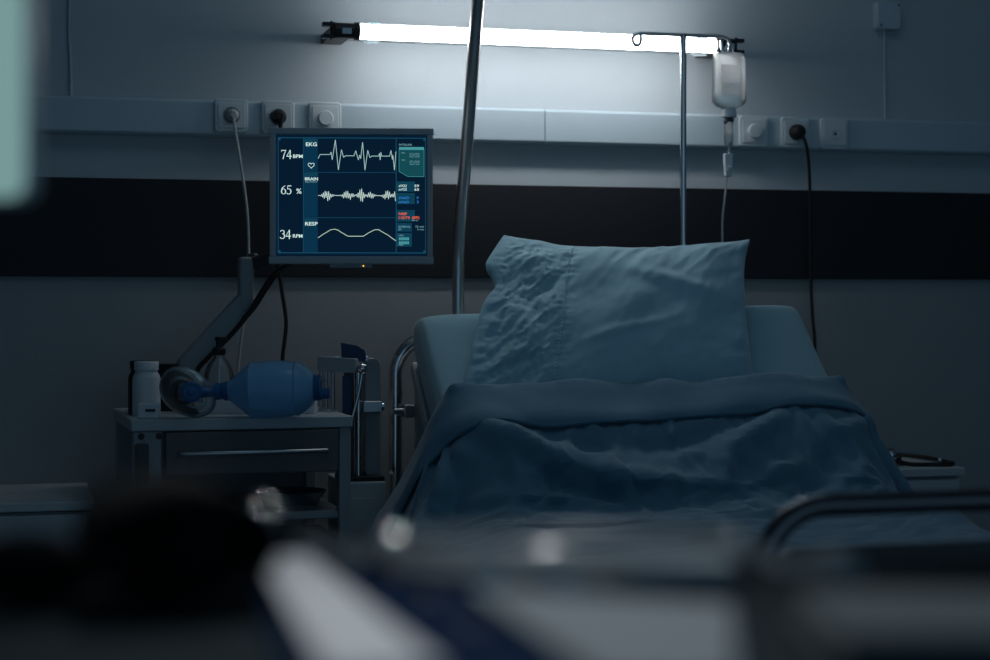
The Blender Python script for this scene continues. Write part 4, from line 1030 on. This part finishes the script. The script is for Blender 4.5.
b.rbox((a0 + a1) / 2, (d_.length, 0.022, 0.033), 0.004, frame_from(d_, (0, 0, 1))); b.build('bracket_arm', M['grey'], t, bevel=0.002)
for X in (321, 326, 333): b = MB(); b.tube([D(X, 371, -0.30), D(X, 411.5, -0.30)], 0.0045, n=10); b.build('slat', M['steel'], t)
b = MB(); b.rbox((D(327, 412.5, -0.30).x, -0.30, D(327, 412.5, -0.30).z + 0.002), (0.05, 0.02, 0.006), 0.002); b.build('slat_foot', M['steel'], t)
b = MB(); b.ball(D(362, 368.5, -0.35), 0.0125, 12); b.build('pivot', M['chrome'], t)
b = MB(); b.tube([D(362.5, 370, -0.352), D(359, 392, -0.352), D(353, 416, -0.352), D(350, 421, -0.352)], 0.0042, smooth=5, n=10); b.build('lever', M['chrome'], t)
cd = [(341, 342.5), (357, 345.5), (364.5, 350), (366, 357), (365, 361.5), (342, 361.5)]
pts = [D(X, y, -0.325) for X, y in cd]; b = MB(); cc = D(353, 352, -0.325)
b.prism([(p.x - cc.x, p.z - cc.z) for p in pts], 0.006, cc); b.build('blue_card', M['bluecard'], t, bevel=0.001)
dpost('card_holder', M['steel'], 331, 368, 356.5, 361, -0.316, 0.012, 0.001)

# ------------------------------------------------------------------ over-bed table close to the camera and what lies on it
TBH = 0.99
OT = Vector((0, -DIST, 0)); FW = Vector((SN, CS, 0)); RT_ = Vector((CS, -SN, 0))
def V(r, z, h): return OT + RT_ * r + FW * z + Vector((0, 0, h))          # r to the right, z ahead, h up
t = thing('overbed_table', 'dark topped over-bed table close in front, cluttered with papers and hoses', 'table', V(0.05, 0.88, 0), -YAW)
RB = Matrix.Rotation(-YAW, 3, 'Z')
b = MB(); b.rbox(V(0.05, 0.835, TBH - 0.0125), (1.0, 0.025, 0.58), 0.03, RB @ Matrix.Rotation(PI/2, 3, 'X')); b.build('top', M['tabletop'], t, bevel=0.003)
b = MB(); b.box(V(-0.35, 0.9, 0.525), (0.06, 0.05, 0.90), RB); b.build('column', M['steel'], t, bevel=0.004)
b = MB(); b.box(V(0.0, 0.9, 0.085), (0.9, 0.06, 0.04), RB); b.box(V(-0.35, 0.9, 0.085), (0.05, 0.42, 0.04), RB); b.build('foot', M['grey'], t, bevel=0.004)
for r, z in ((0.42, 0.9), (-0.35, 0.71), (-0.35, 1.09)):
    b = MB(); b.lathe([(-0.01, 0.028), (0.01, 0.028)], V(r, z, 0.0325), RT_, 18); b.build('caster', M['rubber'], t)
def OP(X, y, lift=0.0): return PH(X, y, TBH + lift)
def poly(b, rz, h0, h1):
    n = len(rz); b.add([V(r_, z_, h0) for r_, z_ in rz] + [V(r_, z_, h1) for r_, z_ in rz], [tuple(range(n)), tuple(range(2*n-1, n-1, -1))] + [(i, (i+1) % n, (i+1) % n + n, i+n) for i in range(n)])
# open binder: navy cover, sheets on both sides of its spine
sp0, sp1 = V(-0.072, 1.03, TBH), V(0.010, 0.720, TBH); sr = (V(0.963, 0.27, 0) - V(0, 0, 0)).normalized()
b_t = thing('ring_binder', 'open navy ring binder with white sheets either side of its spine', 'binder', (sp0 + sp1) / 2)
b = MB(); poly(b, [(-0.146, 1.045), (-0.080, 1.075), (-0.030, 1.010), (0.124, 0.935), (0.102, 0.70), (-0.074, 0.69)], TBH + 0.0005, TBH + 0.004); b.build('cover', M['navy'], b_t, bevel=0.0008)
b = MB(); poly(b, [(-0.110, 1.045), (-0.0205, 0.721), (-0.066, 0.707), (-0.138, 1.036)], TBH + 0.0042, TBH + 0.013); b.build('sheets', M['paper'], b_t, bevel=0.0008)
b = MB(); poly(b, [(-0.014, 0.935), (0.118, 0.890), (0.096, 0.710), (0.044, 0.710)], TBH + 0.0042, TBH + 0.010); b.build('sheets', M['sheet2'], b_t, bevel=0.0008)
for f_ in (0.25, 0.5, 0.75):
    b = MB(); b.tube(arc(sp0.lerp(sp1, f_) + Vector((0, 0, 0.004)), 0.011, 0, 180, 10, sr, (0, 0, 1)), 0.0016, n=8); b.build('ring', M['darkgrey'], b_t)
# black rolled cuff with hose and bulb
zc = 0.965; cc = V((180 - CX) / F * zc, zc, TBH + 0.0345)
t = thing('pressure_cuff', 'black rolled blood pressure cuff with rubber bulb, a dark blurred heap', 'cuff', cc - Vector((0, 0, 0.0305)))
b = MB(); sp = []
for k in range(60):
    a = k / 59 * 2.6 * 2 * PI; r = 0.010 + 0.018 * k / 59; sp.append((r * math.cos(a), r * math.sin(a)))
prf = [(x * 1.75, z) for x, z in sp]
RCf = RB @ Matrix.Rotation(math.radians(20), 3, 'Z')
vs = []; n = len(prf)
for d_ in (-0.055, 0.055): vs += [cc + RCf @ Vector((x, d_, z)) for x, z in prf]
b.add(vs, [(i, i+1, i+1+n, i+n) for i in range(n - 1)]); b.build('wrap', M['blackcloth'], t, solid=0.005)
b = MB(); b.lathe([(-0.052, 0.012), (-0.048, 0.022), (0.048, 0.022), (0.052, 0.012)], cc, RCf @ Vector((0, 1, 0)), 24); b.build('core', M['blackcloth'], t)
bc = V((28 - CX) / F * 0.93, 0.93, TBH + 0.021)
b = MB(); b.ball(bc, 0.020, 14, (1.7, 1, 1.0), RB); b.build('bulb', M['blackcloth'], t)
b = MB(); b.tube([bc + RB @ Vector((0.032, 0, 0)), bc + RB @ Vector((0.055, 0.01, -0.008)), bc + RB @ Vector((0.075, 0.03, -0.006)), cc + RCf @ Vector((-0.03, -0.03, -0.012))], 0.005, smooth=6, n=10); b.build('hose', M['blackcloth'], t)
M['glint'] = mat('polished_chrome', (0.66, 0.70, 0.72), 0.07, 1.0)
def glint_ball(name, p, r, parent): b = MB(); b.ball(p, r, 14); return b.build(name, M['glint'], parent)  # chrome ball added only to catch a bright glint
vz = 1.0; vk = V((260 - CX) / F * vz, vz, EYE - (522 - HOR) * vz / F - 0.003); glint_ball('glint_knob', vk, 0.015, t)
b = MB(); b.tube([vk, cc + RCf @ Vector((0.03, 0.0, 0.008))], 0.006, n=10); b.build('knob_stem', M['blackcloth'], t)
# coil of clear hose
rc_ = V((560 - CX) / F * 1.045, 1.045, TBH + 0.017)
t = thing('breathing_hose', 'coiled pale clear breathing hose with added metal glint balls, blurred near the camera', 'hose', rc_ - Vector((0, 0, 0.018)))
pts = []
for k in range(40):
    a = 2 * PI * k / 40; pts.append(rc_ + RT_ * 0.104 * math.cos(a) + FW * 0.052 * math.sin(a) + Vector((0, 0, 0.003 * math.sin(a) + 0.001 * math.sin(3*a))))
b = MB(); b.tube(pts, [0.0062 - 0.0034 * math.sin(2 * PI * k / 40) for k in range(40)], n=12, closed=True)
e0 = rc_ + RT_ * 0.104 + Vector((0, 0, -0.004)); e1 = V((845 - CX) / F * 1.06, 1.06, EYE - (557 - HOR) * 1.06 / F)
b.tube([rc_ + RT_ * 0.085 + FW * 0.03 + Vector((0, 0, 0.002)), e0 + RT_ * 0.01, e0.lerp(e1, 0.5) + Vector((0, 0, -0.008)), e1], 0.0055, smooth=6, n=10)
b.build('tubing', M['hose'], t)
for X, y, z, r in ((392, 530, 1.05, .015), (488, 563, 0.995, .014), (558, 565, 0.99, .014), (845, 557, 1.06, .015), (310, 541, 1.07, .004), (358, 549, 1.04, .004)):  # balls added for the glints along the hose
    p_ = V((X - CX) / F * z, z, EYE - (y + 14 - HOR) * z / F - r * 0.4); glint_ball('glint_bead', p_, r, t)
b = MB(); b.tube([V((300 - CX)/F*1.07, 1.07, TBH + 0.018), V((310 - CX)/F*1.07, 1.07, TBH + 0.016), V((358 - CX)/F*1.04, 1.04, TBH + 0.012), V((392 - CX)/F*1.05, 1.05, TBH + 0.016)], 0.004, smooth=6, n=10); b.build('side_tube', M['hose'], t)
# small grey box, folded towel at the right
p = V((676 - CX) / F * 1.0, 1.0, TBH + 0.0045); b = MB(); b.box(p + Vector((0, 0, 0.006)), (0.060, 0.05, 0.012), RB); tag(b.build('carton', M['towel'], bevel=0.002), 'small flat grey carton on the binder inside the coil of clear hose', 'carton')
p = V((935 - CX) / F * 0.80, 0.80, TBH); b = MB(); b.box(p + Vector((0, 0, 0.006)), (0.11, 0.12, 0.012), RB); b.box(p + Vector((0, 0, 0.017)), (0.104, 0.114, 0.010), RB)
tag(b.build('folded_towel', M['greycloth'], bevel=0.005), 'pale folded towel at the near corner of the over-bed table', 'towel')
# lit screen at the left edge, on its own stand on the table
zs = 1.18; t = thing('display_screen', 'pale mint lit display, blurred at the left edge close to camera', 'display', V(-0.40, 1.08, TBH), -YAW)
M['mint'] = emit('mint_screen', (0.20, 0.35, 0.345), 0.9)
e_r = (35 - CX) / F * zs; hb = EYE + (HOR - 203) * zs / F
b = MB(); b.rbox(V(e_r - 0.15, zs, hb + 0.16), (0.30, 0.03, 0.32), 0.012, RB); b.build('casing', M['white'], t, bevel=0.003)
b = MB(); b.rbox(V(e_r - 0.15, zs - 0.0158, hb + 0.16), (0.294, 0.001, 0.314), 0.010, RB); b.build('screen', M['mint'], t)
b = MB(); b.box(V(e_r - 0.15, zs + 0.02, (hb + 0.1 + TBH) / 2), (0.04, 0.016, hb + 0.1 - TBH), RB); b.build('stand', M['darkgrey'], t, bevel=0.002)
b = MB(); b.box(V(e_r - 0.15, zs - 0.05, TBH + 0.006), (0.14, 0.16, 0.012), RB); b.build('foot', M['darkgrey'], t, bevel=0.003)

# ------------------------------------------------------------------ light
w = bpy.data.worlds.new('World'); SC.world = w; w.use_nodes = True
bg = w.node_tree.nodes['Background']; bg.inputs[0].default_value = (0.26, 0.50, 0.72, 1); bg.inputs[1].default_value = 0.34
def area(name, loc, rot, sx, sy, col, e):
    l = bpy.data.lights.new(name, 'AREA'); l.shape = 'RECTANGLE'; l.size = sx; l.size_y = sy; l.color = col; l.energy = e
    o = bpy.data.objects.new(name, l); COL.objects.link(o); o.location = loc; o.rotation_euler = rot; return o
area('added_fill_area', (1.2, -1.1, HC - 0.03), (0, 0, 0), 1.2, 0.6, (0.55, 0.82, 1.0), 2.0)  # unseen fill light added over the bed
l = bpy.data.lights.new('added_table_spot', 'SPOT'); l.energy = 115; l.color = (0.95, 0.97, 1.0); l.shadow_soft_size = 0.05; l.spot_size = math.radians(22); l.spot_blend = 1.0  # unseen spot added to brighten the table and feed the glints
o = bpy.data.objects.new('added_table_spot', l); COL.objects.link(o); o.location = V(0.05, 2.3, HC - 0.05)
tgt = V(0.02, 0.66, TBH); d_ = tgt - Vector(o.location); o.rotation_euler = d_.to_track_quat('-Z', 'Y').to_euler()

# ------------------------------------------------------------------ camera
cam_d = bpy.data.cameras.new('camera'); cam_o = bpy.data.objects.new('camera', cam_d); COL.objects.link(cam_o)
cam_o.location = (0, -DIST, EYE); cam_o.rotation_euler = (PI / 2, 0, -YAW)
cam_d.sensor_width = 36; cam_d.lens = F / 990 * 36; cam_d.shift_y = -(330 - HOR) / 990; cam_d.clip_start = 0.05
cam_d.dof.use_dof = True; cam_d.dof.focus_distance = 3.97; cam_d.dof.aperture_fstop = 2.4
SC.camera = cam_o
SC.view_settings.view_transform = 'Standard'; SC.view_settings.look = 'None'; SC.view_settings.exposure = 0; SC.view_settings.gamma = 1
SC.view_settings.use_curve_mapping = False
SC.cycles.max_bounces = 10; SC.cycles.transparent_max_bounces = 12; SC.cycles.sample_clamp_indirect = 4
